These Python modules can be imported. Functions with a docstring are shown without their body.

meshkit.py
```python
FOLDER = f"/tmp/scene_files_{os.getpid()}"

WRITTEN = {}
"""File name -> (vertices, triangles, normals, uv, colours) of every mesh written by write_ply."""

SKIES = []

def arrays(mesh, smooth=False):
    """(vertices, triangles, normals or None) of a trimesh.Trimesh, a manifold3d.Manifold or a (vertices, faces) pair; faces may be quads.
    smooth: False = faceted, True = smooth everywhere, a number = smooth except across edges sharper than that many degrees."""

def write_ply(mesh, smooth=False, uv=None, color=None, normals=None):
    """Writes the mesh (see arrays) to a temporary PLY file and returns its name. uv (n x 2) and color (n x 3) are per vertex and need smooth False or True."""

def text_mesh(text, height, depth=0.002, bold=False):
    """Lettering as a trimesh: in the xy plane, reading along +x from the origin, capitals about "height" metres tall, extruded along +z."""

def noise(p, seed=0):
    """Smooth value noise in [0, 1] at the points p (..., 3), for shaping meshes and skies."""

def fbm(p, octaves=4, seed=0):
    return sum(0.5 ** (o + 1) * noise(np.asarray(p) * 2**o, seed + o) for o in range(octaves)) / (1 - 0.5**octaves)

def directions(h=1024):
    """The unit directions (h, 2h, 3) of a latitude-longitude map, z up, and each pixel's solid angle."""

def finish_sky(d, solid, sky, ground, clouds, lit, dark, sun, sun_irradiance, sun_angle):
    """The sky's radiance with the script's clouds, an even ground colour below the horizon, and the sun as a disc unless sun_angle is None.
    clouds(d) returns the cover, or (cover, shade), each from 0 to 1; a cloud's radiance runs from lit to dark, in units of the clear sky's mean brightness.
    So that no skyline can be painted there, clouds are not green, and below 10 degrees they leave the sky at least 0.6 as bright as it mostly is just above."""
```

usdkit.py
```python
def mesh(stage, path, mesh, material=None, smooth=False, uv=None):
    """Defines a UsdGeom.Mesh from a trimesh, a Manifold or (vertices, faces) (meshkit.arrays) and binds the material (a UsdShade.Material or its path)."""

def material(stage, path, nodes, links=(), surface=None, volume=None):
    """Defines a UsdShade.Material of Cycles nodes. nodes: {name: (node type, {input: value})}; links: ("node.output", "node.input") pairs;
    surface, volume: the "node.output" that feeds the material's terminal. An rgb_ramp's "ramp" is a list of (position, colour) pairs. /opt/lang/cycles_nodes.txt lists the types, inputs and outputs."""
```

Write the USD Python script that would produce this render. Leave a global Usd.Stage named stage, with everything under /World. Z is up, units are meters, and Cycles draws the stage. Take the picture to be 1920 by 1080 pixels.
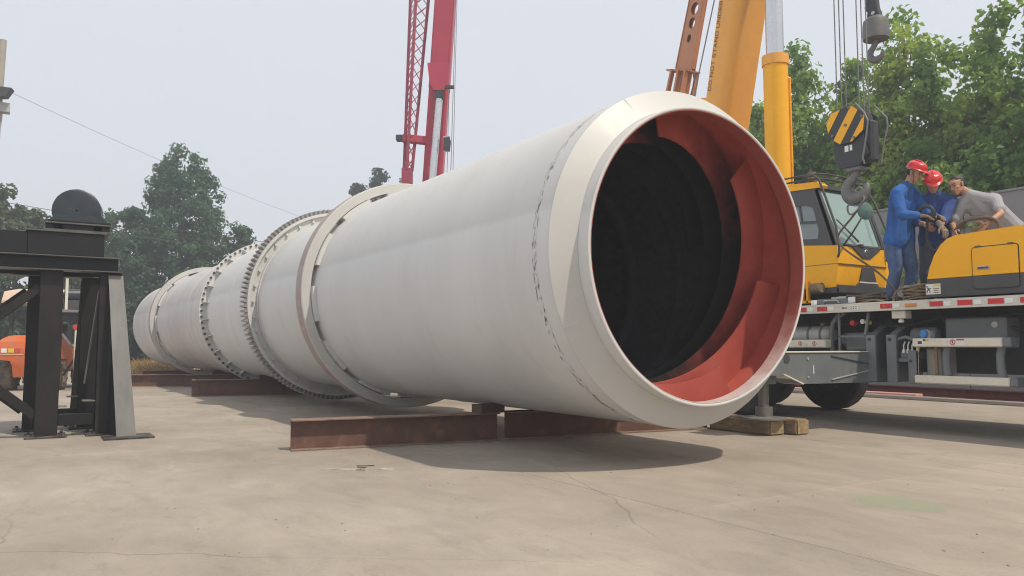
import math, random, numpy as np, trimesh, usdkit, meshkit
import manifold3d as m3
from shapely.geometry import Polygon, Point, box as sbox
from shapely import affinity
from pxr import Usd, UsdGeom, UsdLux, UsdShade, Gf, Sdf, Vt

stage = Usd.Stage.CreateInMemory()
UsdGeom.SetStageUpAxis(stage, 'Z'); UsdGeom.SetStageMetersPerUnit(stage, 1.0)
W = UsdGeom.Xform.Define(stage, '/World'); stage.SetDefaultPrim(W.GetPrim())
UsdGeom.Scope.Define(stage, '/World/Looks')
PI = math.pi
rng = np.random.default_rng(7)
# world frame: X runs along the kiln's axis towards its open mouth, Y away from the photographer, Z up.

# ------------------------------------------------------------------ camera, sky, sun, exposure
EYE = np.array([0, 0, 1.05]); YAW = -0.5598; PITCH = 0.0739
fwd = np.array([-math.cos(YAW) * math.cos(PITCH), -math.sin(YAW) * math.cos(PITCH), math.sin(PITCH)])
right = np.cross(fwd, [0, 0, 1]); right /= np.linalg.norm(right); up = np.cross(right, fwd)
cam = UsdGeom.Camera.Define(stage, '/World/camera')
cam.CreateHorizontalApertureAttr(36.0); cam.CreateVerticalApertureAttr(20.25); cam.CreateFocalLengthAttr(36 * 1476.1 / 1920)
cam.CreateClippingRangeAttr(Gf.Vec2f(0.05, 3000))
M4 = Gf.Matrix4d(*right, 0, *up, 0, *(-fwd), 0, *EYE, 1)
cam.AddTransformOp().Set(M4)
cam.CreateExposureAttr(0.0)

SUN = np.array([.603, .218, 1.0]); SUN /= np.linalg.norm(SUN)
SUN_EL = math.asin(SUN[2]); SUN_ROT = math.atan2(SUN[0], SUN[1])
sun = UsdLux.DistantLight.Define(stage, '/World/sun')
sun.CreateIntensityAttr(0.86); sun.CreateAngleAttr(1.2); sun.CreateNormalizeAttr(True); sun.CreateColorAttr(Gf.Vec3f(1.0, .91, .755))
zax = SUN; xax = np.cross([0, 0, 1], zax); xax /= np.linalg.norm(xax); yax = np.cross(zax, xax)
sun.AddTransformOp().Set(Gf.Matrix4d(*xax, 0, *yax, 0, *zax, 0, 0, 0, 60, 1))
usdkit.material(stage, '/World/Looks/sky_look', {
    'sky': ('sky_texture', {'sky_type': 'single_scattering', 'sun_disc': False, 'sun_elevation': SUN_EL, 'sun_rotation': SUN_ROT, 'aerosol_density': 3.0, 'air_density': 1.0}),
    'tc': ('texture_coordinate', {}),
    'n': ('noise_texture', {'scale': 1.3, 'detail': 4.0, 'roughness': .5}),
    'r': ('rgb_ramp', {'ramp': [(0, (7.65, 8.05, 8.85)), (.5, (7.95, 8.3, 8.95)), (1, (8.3, 8.6, 9.05))]}),
    'm': ('mix_color', {'blend_type': 'mix', 'fac': .94, 'use_clamp': False}),
    'bg': ('background_shader', {'strength': .10})},
    [('tc.generated', 'n.vector'), ('n.fac', 'r.fac'), ('sky.color', 'm.a'), ('r.color', 'm.b'), ('m.result', 'bg.color')], surface='bg.background')
dome = UsdLux.DomeLight.Define(stage, '/World/sky'); dome.CreateIntensityAttr(1.0)
UsdShade.MaterialBindingAPI.Apply(dome.GetPrim()).Bind(UsdShade.Material.Get(stage, '/World/Looks/sky_look'))
dome.GetPrim().SetCustomDataByKey('kind', 'structure')

# ------------------------------------------------------------------ materials
def mat(name, col, rough=.5, metal=0.0, var=.12, scale=3.0, dirt=None, bump=0.0, bscale=40.0, stretch=(1, 1, 1), spec=.5, coat=0.0, rand=0.0):
    """plain paint / metal / cloth with tone variation; dirt = (colour, threshold lo, hi, scale)"""
    n = {'g': ('geometry', {}), 'mp': ('mapping', {'scale': stretch}),
         'n': ('noise_texture', {'scale': scale, 'detail': 5.0, 'roughness': .6}),
         'mr': ('map_range', {'from_min': .25, 'from_max': .75, 'to_min': 1 - var, 'to_max': 1 + var}),
         'h': ('hsv', {'color': col}), 'p': ('principled_bsdf', {'metallic': metal, 'specular_ior_level': spec, 'coat_weight': coat}),
         'rr': ('map_range', {'from_min': .3, 'from_max': .7, 'to_min': max(.05, rough - .08), 'to_max': min(1, rough + .1)})}
    l = [('g.position', 'mp.vector'), ('mp.vector', 'n.vector'), ('n.fac', 'mr.value'), ('n.fac', 'rr.value'), ('rr.result', 'p.roughness')]
    if rand:
        n['oi'] = ('object_info', {}); n['rm'] = ('map_range', {'to_min': 1 - rand, 'to_max': 1 + rand}); n['mm'] = ('math', {'math_type': 'multiply'})
        l += [('oi.random', 'rm.value'), ('rm.result', 'mm.value1'), ('mr.result', 'mm.value2'), ('mm.value', 'h.value')]
    else:
        l += [('mr.result', 'h.value')]
    out = 'h.color'
    if dirt:
        dc, lo, hi, ds = dirt
        n['dn'] = ('noise_texture', {'scale': ds, 'detail': 6.0, 'roughness': .65}); n['dm'] = ('map_range', {'from_min': lo, 'from_max': hi, 'clamp': True})
        n['dx'] = ('mix_color', {'blend_type': 'mix', 'b': dc})
        l += [('mp.vector', 'dn.vector'), ('dn.fac', 'dm.value'), ('dm.result', 'dx.fac'), (out, 'dx.a')]; out = 'dx.result'
    l += [(out, 'p.base_color')]
    if bump:
        n['bn'] = ('noise_texture', {'scale': bscale, 'detail': 4.0}); n['b'] = ('bump', {'strength': bump, 'distance': .02})
        l += [('mp.vector', 'bn.vector'), ('bn.fac', 'b.height'), ('b.normal', 'p.normal')]
    return usdkit.material(stage, '/World/Looks/' + name, n, l, surface='p.BSDF')

RUST = (.16, .075, .04)
M = {}
def kiln_mat():
    n = {'g': ('geometry', {}), 'mp': ('mapping', {'scale': (1.3, 1, .35)}), 'mp2': ('mapping', {'scale': (2.5, 2.5, .22)}),
         'n1': ('noise_texture', {'scale': .9, 'detail': 6.0, 'roughness': .6}), 'c': ('rgb_ramp', {'ramp': [(.28, (.535, .525, .505)), (.5, (.585, .578, .56)), (.75, (.62, .61, .59))]}),
         'n2': ('noise_texture', {'scale': 1.6, 'detail': 7.0, 'roughness': .7}), 'd2': ('map_range', {'from_min': .56, 'from_max': .8, 'to_min': 0, 'to_max': .35, 'clamp': True}), 'x2': ('mix_color', {'blend_type': 'mix', 'b': (.40, .365, .32)}),
         'n3': ('noise_texture', {'scale': 5.5, 'detail': 8.0, 'roughness': .75}), 'd3': ('map_range', {'from_min': .735, 'from_max': .77, 'to_min': 0, 'to_max': .75, 'clamp': True}), 'x3': ('mix_color', {'blend_type': 'mix', 'b': (.16, .12, .10)}),
         'n4': ('noise_texture', {'scale': .45, 'detail': 2.0}), 'b': ('bump', {'strength': .5, 'distance': .05}), 'p': ('principled_bsdf', {'specular_ior_level': .35}), 'r': ('map_range', {'from_min': .3, 'from_max': .7, 'to_min': .42, 'to_max': .62})}
    l = [('g.position', 'mp.vector'), ('g.position', 'mp2.vector'), ('mp.vector', 'n1.vector'), ('n1.fac', 'c.fac'), ('mp2.vector', 'n2.vector'), ('n2.fac', 'd2.value'), ('c.color', 'x2.a'), ('d2.result', 'x2.fac'),
         ('g.position', 'n3.vector'), ('n3.fac', 'd3.value'), ('x2.result', 'x3.a'), ('d3.result', 'x3.fac'), ('x3.result', 'p.base_color'), ('g.position', 'n4.vector'), ('n4.fac', 'b.height'), ('b.normal', 'p.normal'), ('n1.fac', 'r.value'), ('r.result', 'p.roughness')]
    return usdkit.material(stage, '/World/Looks/kiln_paint', n, l, surface='p.BSDF')
M['kiln'] = kiln_mat()
M['kiln_worn'] = mat('kiln_worn', (.56, .53, .51), .5, var=.14, scale=1.2, dirt=((.40, .33, .30), .5, .8, 3.0), stretch=(2.2, .6, .25))
M['kiln_cone'] = mat('kiln_cone', (.52, .51, .485), .45, var=.06, scale=2.0, dirt=((.5, .46, .4), .6, .9, 5.0))
M['scuff'] = mat('scuff', (.56, .55, .54), .55, var=.08, scale=4, dirt=((.09, .085, .09), .50, .62, 20.0), stretch=(2.2, .7, .7))
M['gearteeth'] = mat('gear_teeth', (.27, .245, .235), .5, var=.15, scale=6)
M['ringedge'] = mat('ring_edge', (.36, .28, .26), .55, var=.15, scale=4, dirt=((.3, .2, .16), .5, .75, 9))
M['red'] = mat('red_primer', (.42, .075, .052), .55, var=.14, scale=2.5, dirt=((.32, .13, .10), .55, .8, 4), bump=.06, bscale=30)
M['red_lip'] = usdkit.material(stage, '/World/Looks/red_lip', {'g': ('geometry', {}), 'sp': ('separate_xyz', {}), 'mz': ('map_range', {'from_min': 1.75, 'from_max': .65, 'to_min': -.25, 'to_max': .75}),  # red blends into a pale tone towards the bottom of the lip
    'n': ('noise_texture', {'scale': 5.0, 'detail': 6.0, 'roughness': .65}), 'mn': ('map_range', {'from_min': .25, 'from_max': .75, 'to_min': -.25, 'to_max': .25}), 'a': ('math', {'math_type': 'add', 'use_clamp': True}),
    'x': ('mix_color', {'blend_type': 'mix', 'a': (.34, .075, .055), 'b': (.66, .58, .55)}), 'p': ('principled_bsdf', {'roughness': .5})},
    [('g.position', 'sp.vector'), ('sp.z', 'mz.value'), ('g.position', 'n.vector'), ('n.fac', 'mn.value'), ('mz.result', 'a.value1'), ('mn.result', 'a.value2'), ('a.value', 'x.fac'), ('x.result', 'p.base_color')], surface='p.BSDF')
M['vane'] = usdkit.material(stage, '/World/Looks/vane_shaded_paint', {'g': ('geometry', {}), 'sp': ('separate_xyz', {}), 'mzx': ('math', {'math_type': 'multiply_add', 'value2': -.12}), 'mx': ('map_range', {'from_min': -5.76, 'from_max': -5.96, 'to_min': 0.0, 'to_max': 1.0}),  # red darkens with depth and height: interior shade painted into the colour
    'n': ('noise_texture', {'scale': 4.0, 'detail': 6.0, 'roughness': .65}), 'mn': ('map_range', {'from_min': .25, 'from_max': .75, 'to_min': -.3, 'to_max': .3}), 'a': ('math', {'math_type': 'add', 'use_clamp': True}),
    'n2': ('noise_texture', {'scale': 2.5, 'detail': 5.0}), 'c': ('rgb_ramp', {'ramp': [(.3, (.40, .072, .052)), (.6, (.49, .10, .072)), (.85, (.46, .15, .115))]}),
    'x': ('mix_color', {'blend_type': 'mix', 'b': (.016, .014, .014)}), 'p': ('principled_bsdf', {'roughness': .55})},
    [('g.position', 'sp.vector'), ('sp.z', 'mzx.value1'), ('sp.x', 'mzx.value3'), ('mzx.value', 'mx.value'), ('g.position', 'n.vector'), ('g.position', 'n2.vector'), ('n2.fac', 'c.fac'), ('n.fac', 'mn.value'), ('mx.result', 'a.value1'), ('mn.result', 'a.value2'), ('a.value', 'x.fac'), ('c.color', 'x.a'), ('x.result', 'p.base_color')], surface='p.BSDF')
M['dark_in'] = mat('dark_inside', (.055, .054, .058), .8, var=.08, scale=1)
M['hole'] = mat('dark_bolt', (.05, .048, .05), .6)
M['rust'] = mat('rusty_steel', (.125, .062, .045), .7, var=.25, scale=3, dirt=((.24, .12, .065), .5, .75, 5), bump=.15, bscale=60, stretch=(1, 1, 1))
M['rustfl'] = mat('rusty_flange', (.22, .145, .11), .65, var=.25, scale=5, dirt=((.14, .07, .05), .5, .7, 7), bump=.1)
M['maroon'] = mat('maroon_steel', (.15, .035, .035), .6, var=.25, scale=3, dirt=((.3, .2, .19), .58, .75, 6))
M['wood'] = mat('timber', (.25, .18, .105), .85, var=.35, scale=4, stretch=(2, 9, 9), dirt=((.11, .08, .05), .52, .7, 5), bump=.4, bscale=20)
M['darkwood'] = mat('dark_timber', (.085, .055, .035), .85, var=.3, scale=4, stretch=(9, 2, 9), bump=.3, bscale=20)
M['woodend'] = mat('timber_end', (.36, .26, .14), .9, var=.3, scale=14, dirt=((.2, .13, .07), .5, .7, 8), bump=.3)
M['black'] = mat('black_steel', (.010, .0098, .0105), .42, var=.2, scale=4, spec=.35, dirt=((.03, .026, .024), .55, .85, 3), bump=.04, bscale=20)
M['blackdust'] = mat('black_steel_floor_dust', (.035, .031, .028), .65, var=.3, scale=5, dirt=((.16, .135, .11), .45, .7, 7))
M['blackweb'] = mat('black_steel_dusty', (.014, .0115, .011), .5, var=.25, scale=3, spec=.35, dirt=((.038, .026, .022), .5, .8, 2), stretch=(1, 1, .4))
M['greyplate'] = mat('grey_steel', (.185, .18, .17), .40, var=.2, scale=2.5, dirt=((.2, .19, .175), .5, .8, 3), stretch=(2, 2, .5), bump=.05)
M['flangeedge'] = mat('lit_flange_edge', (.10, .095, .09), .4, var=.3, scale=5)  # paler than the black frame: light caught by flange edges painted in
M['roller'] = mat('roller_steel', (.026, .034, .042), .38, var=.25, scale=6, dirt=((.12, .11, .10), .6, .8, 6))
M['bright'] = mat('worn_bright_edge', (.4, .37, .34), .45, metal=.4)
M['yellow'] = mat('crane_yellow', (.86, .41, .008), .38, var=.05, scale=2, dirt=((.6, .32, .04), .6, .95, 3), spec=.35)
M['boomyellow'] = mat('boom_yellow', (.78, .36, .055), .42, var=.06, scale=1.5, dirt=((.66, .33, .09), .5, .9, 2), stretch=(1, 1, .3))
M['jib'] = mat('jib_orange', (.46, .20, .10), .5, var=.12, scale=3)
M['chrome'] = mat('cylinder_rod', (.62, .63, .64), .25, metal=.85, var=.04)
M['dgrey'] = mat('dark_grey_paint', (.06, .059, .061), .45, var=.15, scale=4)
M['grey'] = mat('chassis_grey', (.145, .16, .17), .5, var=.12, scale=3, dirt=((.23, .22, .2), .55, .85, 4), bump=.03)
M['ugrey'] = mat('chassis_dark', (.03, .033, .036), .7, var=.2)
M['cream'] = mat('aluminium_step', (.68, .63, .52), .4, var=.08, scale=5, dirt=((.4, .34, .25), .6, .85, 5))
M['rail'] = mat('pale_rail', (.60, .57, .50), .45, var=.1, scale=4, dirt=((.36, .29, .2), .56, .8, 5))
M['reflred'] = mat('red_reflector', (.55, .035, .04), .35, var=.06)
M['white'] = mat('white_paint', (.75, .74, .71), .5, var=.05)
M['orange_lens'] = mat('orange_lens', (.65, .25, .05), .3)
M['blue'] = mat('blue_cap', (.06, .25, .55), .4)
M['rubber'] = mat('rubber', (.022, .021, .02), .85, var=.3, scale=6, dirt=((.09, .08, .065), .5, .8, 5), bump=.1)
M['dustrubber'] = mat('dusty_rubber', (.16, .12, .09), .9, var=.25, scale=8, dirt=((.08, .06, .05), .5, .7, 9))
M['tank'] = mat('air_tank', (.46, .455, .43), .42, metal=.15, var=.1)
M['jackgrey'] = mat('jack_steel', (.17, .16, .145), .45, metal=.2, var=.15, dirt=((.3, .26, .2), .55, .8, 6))
M['hookblk'] = mat('hook_dark', (.028, .03, .034), .5, var=.2, scale=8)
M['hook'] = mat('forged_hook', (.15, .145, .14), .5, metal=.3, var=.2, scale=9)
M['rope'] = mat('wire_rope', (.17, .17, .175), .6, var=.2, scale=60)
M['sling'] = mat('sling_rope', (.20, .145, .085), .9, var=.35, scale=30)
M['chainbrown'] = mat('dusty_hose', (.12, .085, .06), .85, var=.3, scale=30)
M['redcrane'] = mat('red_crane_paint', (.42, .025, .06), .45, var=.1, scale=1.5)
M['redjib'] = mat('red_jib_paint', (.30, .035, .07), .5, var=.1)
M['wallgrey'] = mat('grey_fence', (.20, .20, .205), .6, var=.08, scale=.7, stretch=(1, 1, .4), rand=.04)
M['concrete_pole'] = mat('pole_concrete', (.36, .33, .28), .85, var=.15, scale=3)
M['orange'] = mat('orange_paint', (.60, .13, .03), .5, var=.15, scale=4, dirt=((.25, .17, .1), .52, .75, 4))
M['tarp'] = mat('faded_tarp', (.60, .44, .34), .8, var=.15, scale=3)
M['skin'] = mat('skin', (.42, .235, .155), .55, var=.1, scale=12)
M['hair'] = mat('hair', (.018, .014, .012), .6, var=.3, scale=60)
M['jacket1'] = mat('royal_blue_cloth', (.018, .105, .36), .85, var=.28, scale=7, bump=.6, bscale=9, dirt=((.05, .09, .2), .56, .75, 6))
M['jacket2'] = mat('navy_blue_cloth', (.022, .055, .20), .85, var=.3, scale=7, bump=.6, bscale=9)
M['trous1'] = mat('faded_blue_trousers', (.065, .115, .24), .88, var=.3, scale=6, bump=.3, bscale=12)
M['trous2'] = mat('grey_blue_trousers', (.075, .085, .125), .88, var=.25, scale=6, bump=.3, bscale=12)
M['tee'] = mat('grey_tee', (.33, .33, .35), .9, var=.12, scale=6, bump=.25, bscale=12)
M['helmet'] = mat('red_helmet', (.60, .018, .022), .28, var=.05, coat=.3)
M['boot'] = mat('boots', (.035, .03, .028), .7)
M['glove'] = mat('grey_gloves', (.22, .17, .13), .9, var=.25, scale=20)
M['bark'] = mat('bark', (.14, .105, .075), .9, var=.35, scale=6, stretch=(2, 2, .4), bump=.5, bscale=12)
M['sticker'] = mat('sticker_white', (.7, .69, .64), .45, var=.05)
M['ink'] = mat('sticker_ink', (.06, .055, .05), .6)
M['signred'] = mat('sticker_red', (.55, .06, .05), .5)
M['signyellow'] = mat('sticker_yellow', (.70, .52, .05), .5)
M['lettering'] = mat('boom_lettering', (.10, .055, .03), .6)
M['drygrass'] = mat('dry_grass', (.40, .26, .10), .9, var=.3, scale=5)
M['pinkpaint'] = mat('faded_pink_kerb', (.55, .28, .24), .8, var=.15)
M['kerbgrey'] = mat('kerb_grey', (.28, .25, .22), .85, var=.15)
M['clothbox'] = mat('pale_box', (.52, .50, .47), .6)

def glass_mat(name, tint, ior):
    return usdkit.material(stage, '/World/Looks/' + name, {'t': ('transparent_bsdf', {'color': tint}), 'g': ('glossy_bsdf', {'color': (.95, .98, .98), 'roughness': .04}),
        'f': ('fresnel', {'IOR': ior}), 'm': ('mix_closure', {})}, [('f.fac', 'm.fac'), ('t.BSDF', 'm.closure1'), ('g.BSDF', 'm.closure2')], surface='m.closure')
M['glass'] = usdkit.material(stage, '/World/Looks/cab_glass', {'t': ('transparent_bsdf', {'color': (.60, .74, .71)}), 'd': ('diffuse_bsdf', {'color': (.40, .56, .53)}), 'g': ('glossy_bsdf', {'color': (.95, .98, .98), 'roughness': .05}),
    'f': ('fresnel', {'IOR': 1.7}), 'md': ('mix_closure', {'fac': .62}), 'm': ('mix_closure', {})}, [('t.BSDF', 'md.closure1'), ('d.BSDF', 'md.closure2'), ('f.fac', 'm.fac'), ('md.closure', 'm.closure1'), ('g.BSDF', 'm.closure2')], surface='m.closure')
M['glass_side'] = usdkit.material(stage, '/World/Looks/cab_side_glass', {'t': ('transparent_bsdf', {'color': (.55, .62, .61)}), 'd': ('diffuse_bsdf', {'color': (.30, .34, .34)}), 'g': ('glossy_bsdf', {'color': (.95, .98, .98), 'roughness': .04}),
    'f': ('fresnel', {'IOR': 1.7}), 'md': ('mix_closure', {'fac': .45}), 'm': ('mix_closure', {})}, [('t.BSDF', 'md.closure1'), ('d.BSDF', 'md.closure2'), ('f.fac', 'm.fac'), ('md.closure', 'm.closure1'), ('g.BSDF', 'm.closure2')], surface='m.closure')
M['mirror'] = mat('dark_green_mirror', (.10, .17, .155), .25, var=.1)

def leaf_mat(name, dark, light, trans=.35, clump=.7, gain=1.0):
    return usdkit.material(stage, '/World/Looks/' + name, {
        'g': ('geometry', {}), 'n': ('noise_texture', {'scale': clump, 'detail': 3.0}), 'mr': ('map_range', {'from_min': .3, 'from_max': .7, 'to_min': 0.0, 'to_max': .7}),
        'r2': ('map_range', {'to_min': -.12, 'to_max': .42}), 'a': ('math', {'math_type': 'add'}), 'c': ('rgb_ramp', {'ramp': [(0, dark), (.55, tuple(.5 * (a + b) for a, b in zip(dark, light))), (1, light)]}),
        'p': ('principled_bsdf', {'roughness': .5, 'specular_ior_level': .35}), 't': ('translucent_bsdf', {}), 'hv': ('hsv', {'value': gain, 'hue': .49}), 'm': ('mix_closure', {'fac': trans})},
        [('g.position', 'n.vector'), ('n.fac', 'mr.value'), ('g.random_per_island', 'r2.value'), ('mr.result', 'a.value1'), ('r2.result', 'a.value2'), ('a.value', 'c.fac'),
         ('c.color', 'p.base_color'), ('c.color', 'hv.color'), ('hv.color', 't.color'), ('p.BSDF', 'm.closure1'), ('t.BSDF', 'm.closure2')], surface='m.closure')
M['leafR'] = leaf_mat('leaf_plane_tree', (.11, .22, .045), (.56, .66, .11), .62, gain=1.35)
M['leafR2'] = leaf_mat('leaf_plane_tree_b', (.10, .21, .05), (.47, .60, .12), .60, gain=1.3)
M['leafP'] = leaf_mat('leaf_poplar', (.045, .11, .055), (.15, .27, .115), .5, gain=1.15)
M['leafL'] = leaf_mat('leaf_light', (.05, .085, .03), (.17, .22, .075), .35)
M['leafF'] = leaf_mat('leaf_far', (.022, .042, .030), (.06, .095, .05), .25)
M['leafB'] = leaf_mat('leaf_bush', (.018, .042, .022), (.06, .105, .04), .25)

# ground: pale dusty concrete
def ground_mat():
    n = {'g': ('geometry', {}),
         'mpS': ('mapping', {'scale': (.75, 1.35, 1)}),
         'n1': ('noise_texture', {'scale': .35, 'detail': 5.0, 'roughness': .6}),
         'n2': ('noise_texture', {'scale': 1.9, 'detail': 7.0, 'roughness': .66, 'distortion': .8}),
         'n3': ('noise_texture', {'scale': 45, 'detail': 5.0, 'roughness': .7}),
         'n4': ('noise_texture', {'scale': 3.2, 'detail': 8.0, 'roughness': .72}),
         'n5': ('noise_texture', {'scale': .8, 'detail': 4.0, 'roughness': .55}),
         'c1': ('rgb_ramp', {'ramp': [(.30, (.286, .241, .197)), (.5, (.350, .298, .246)), (.72, (.423, .366, .306))]}),
         'c2': ('map_range', {'from_min': .3, 'from_max': .72, 'to_min': .86, 'to_max': 1.09}),
         'c3': ('map_range', {'from_min': .3, 'from_max': .7, 'to_min': .93, 'to_max': 1.06}),
         'd4': ('map_range', {'from_min': .58, 'from_max': .74, 'to_min': 0, 'to_max': .55, 'clamp': True}),
         'd5': ('map_range', {'from_min': .60, 'from_max': .75, 'to_min': 0, 'to_max': .4, 'clamp': True}),
         'm1': ('math', {'math_type': 'multiply'}), 'oi': ('object_info', {}), 'or': ('map_range', {'to_min': .955, 'to_max': 1.045}), 'm2': ('math', {'math_type': 'multiply'}),
         'h': ('hsv', {}), 'x': ('mix_color', {'blend_type': 'mix', 'b': (.20, .165, .13)}), 'x5': ('mix_color', {'blend_type': 'mix', 'b': (.43, .385, .28)}),
         'gp': ('mapping', {'mapping_type': 'point', 'location': (3.24 * 2.2, -5.08 * 3.2, 0), 'scale': (2.2, 3.2, 1)}), 'gl': ('vector_math', {'math_type': 'length'}),
         'gn': ('math', {'math_type': 'multiply_add', 'value2': .9}), 'gm': ('map_range', {'from_min': .9, 'from_max': 1.35, 'to_min': .55, 'to_max': 0, 'clamp': True}), 'xg': ('mix_color', {'blend_type': 'mix', 'b': (.25, .30, .19)}),
         'mpk': ('mapping', {'scale': (.22, .30, 1)}), 'nk': ('noise_texture', {'scale': .8, 'detail': 6.0, 'roughness': .6}), 'mk': ('mix_color', {'blend_type': 'linear_light', 'fac': .05}),
         'vk': ('voronoi_texture', {'feature': 'distance_to_edge', 'scale': 1.0}), 'dk': ('map_range', {'from_min': .0006, 'from_max': .0028, 'to_min': .45, 'to_max': 0, 'clamp': True}), 'nk2': ('noise_texture', {'scale': .5, 'detail': 3.0}), 'dk2': ('map_range', {'from_min': .45, 'from_max': .6, 'clamp': True}), 'kk': ('math', {'math_type': 'multiply'}),
         'xk': ('mix_color', {'blend_type': 'mix', 'b': (.13, .105, .085)}),
         'mps': ('mapping', {'scale': (.9, 2.6, 1), 'rotation': (0, 0, .5)}), 'ns': ('noise_texture', {'scale': 1.5, 'detail': 9.0, 'roughness': .7}), 'ds': ('map_range', {'from_min': .55, 'from_max': .70, 'to_min': 0, 'to_max': .36, 'clamp': True}), 'xs': ('mix_color', {'blend_type': 'mix', 'b': (.215, .18, .145)}),
         'vg': ('voronoi_texture', {'feature': 'f1', 'scale': 24.0}), 'dg': ('map_range', {'from_min': .05, 'from_max': .10, 'to_min': .6, 'to_max': 0, 'clamp': True}), 'ng': ('noise_texture', {'scale': 1.3, 'detail': 5.0}), 'dg2': ('map_range', {'from_min': .5, 'from_max': .65, 'clamp': True}), 'gg': ('math', {'math_type': 'multiply'}), 'xgr': ('mix_color', {'blend_type': 'mix', 'b': (.14, .11, .085)}),
         'p': ('principled_bsdf', {'roughness': .82, 'specular_ior_level': .25}), 'b': ('bump', {'strength': .25, 'distance': .01})}
    l = [('g.position', 'mpS.vector'), ('g.position', 'n1.vector'), ('mpS.vector', 'n2.vector'), ('g.position', 'n3.vector'), ('mpS.vector', 'n4.vector'), ('g.position', 'n5.vector'),
         ('n1.fac', 'c1.fac'), ('n2.fac', 'c2.value'), ('n3.fac', 'c3.value'), ('c2.result', 'm1.value1'), ('c3.result', 'm1.value2'), ('oi.random', 'or.value'), ('m1.value', 'm2.value1'), ('or.result', 'm2.value2'),
         ('m2.value', 'h.value'), ('c1.color', 'h.color'), ('n4.fac', 'd4.value'), ('h.color', 'x.a'), ('d4.result', 'x.fac'), ('n5.fac', 'd5.value'), ('x.result', 'x5.a'), ('d5.result', 'x5.fac'),
         ('g.position', 'gp.vector'), ('gp.vector', 'gl.vector1'), ('n2.fac', 'gn.value1'), ('gl.value', 'gn.value3'), ('gn.value', 'gm.value'), ('gm.result', 'xg.fac'), ('x5.result', 'xg.a'),
         ('g.position', 'mpk.vector'), ('g.position', 'nk.vector'), ('mpk.vector', 'mk.a'), ('nk.color', 'mk.b'), ('mk.result', 'vk.vector'), ('vk.distance', 'dk.value'), ('g.position', 'nk2.vector'), ('nk2.fac', 'dk2.value'), ('dk.result', 'kk.value1'), ('dk2.result', 'kk.value2'),
         ('g.position', 'mps.vector'), ('mps.vector', 'ns.vector'), ('ns.fac', 'ds.value'), ('xg.result', 'xs.a'), ('ds.result', 'xs.fac'), ('xs.result', 'xk.a'), ('kk.value', 'xk.fac'),
         ('g.position', 'vg.vector'), ('vg.distance', 'dg.value'), ('g.position', 'ng.vector'), ('ng.fac', 'dg2.value'), ('dg.result', 'gg.value1'), ('dg2.result', 'gg.value2'), ('xk.result', 'xgr.a'), ('gg.value', 'xgr.fac'), ('xgr.result', 'p.base_color'), ('n3.fac', 'b.height'), ('b.normal', 'p.normal')]
    return usdkit.material(stage, '/World/Looks/concrete_yard', n, l, surface='p.BSDF')
M['ground'] = ground_mat()
M['chalk'] = mat('white_chalk', (.52, .47, .40), .9, var=.25, scale=20)
M['earth'] = mat('bare_earth', (.20, .165, .115), .95, var=.3, scale=.15, dirt=((.10, .12, .05), .5, .6, .08))

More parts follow.
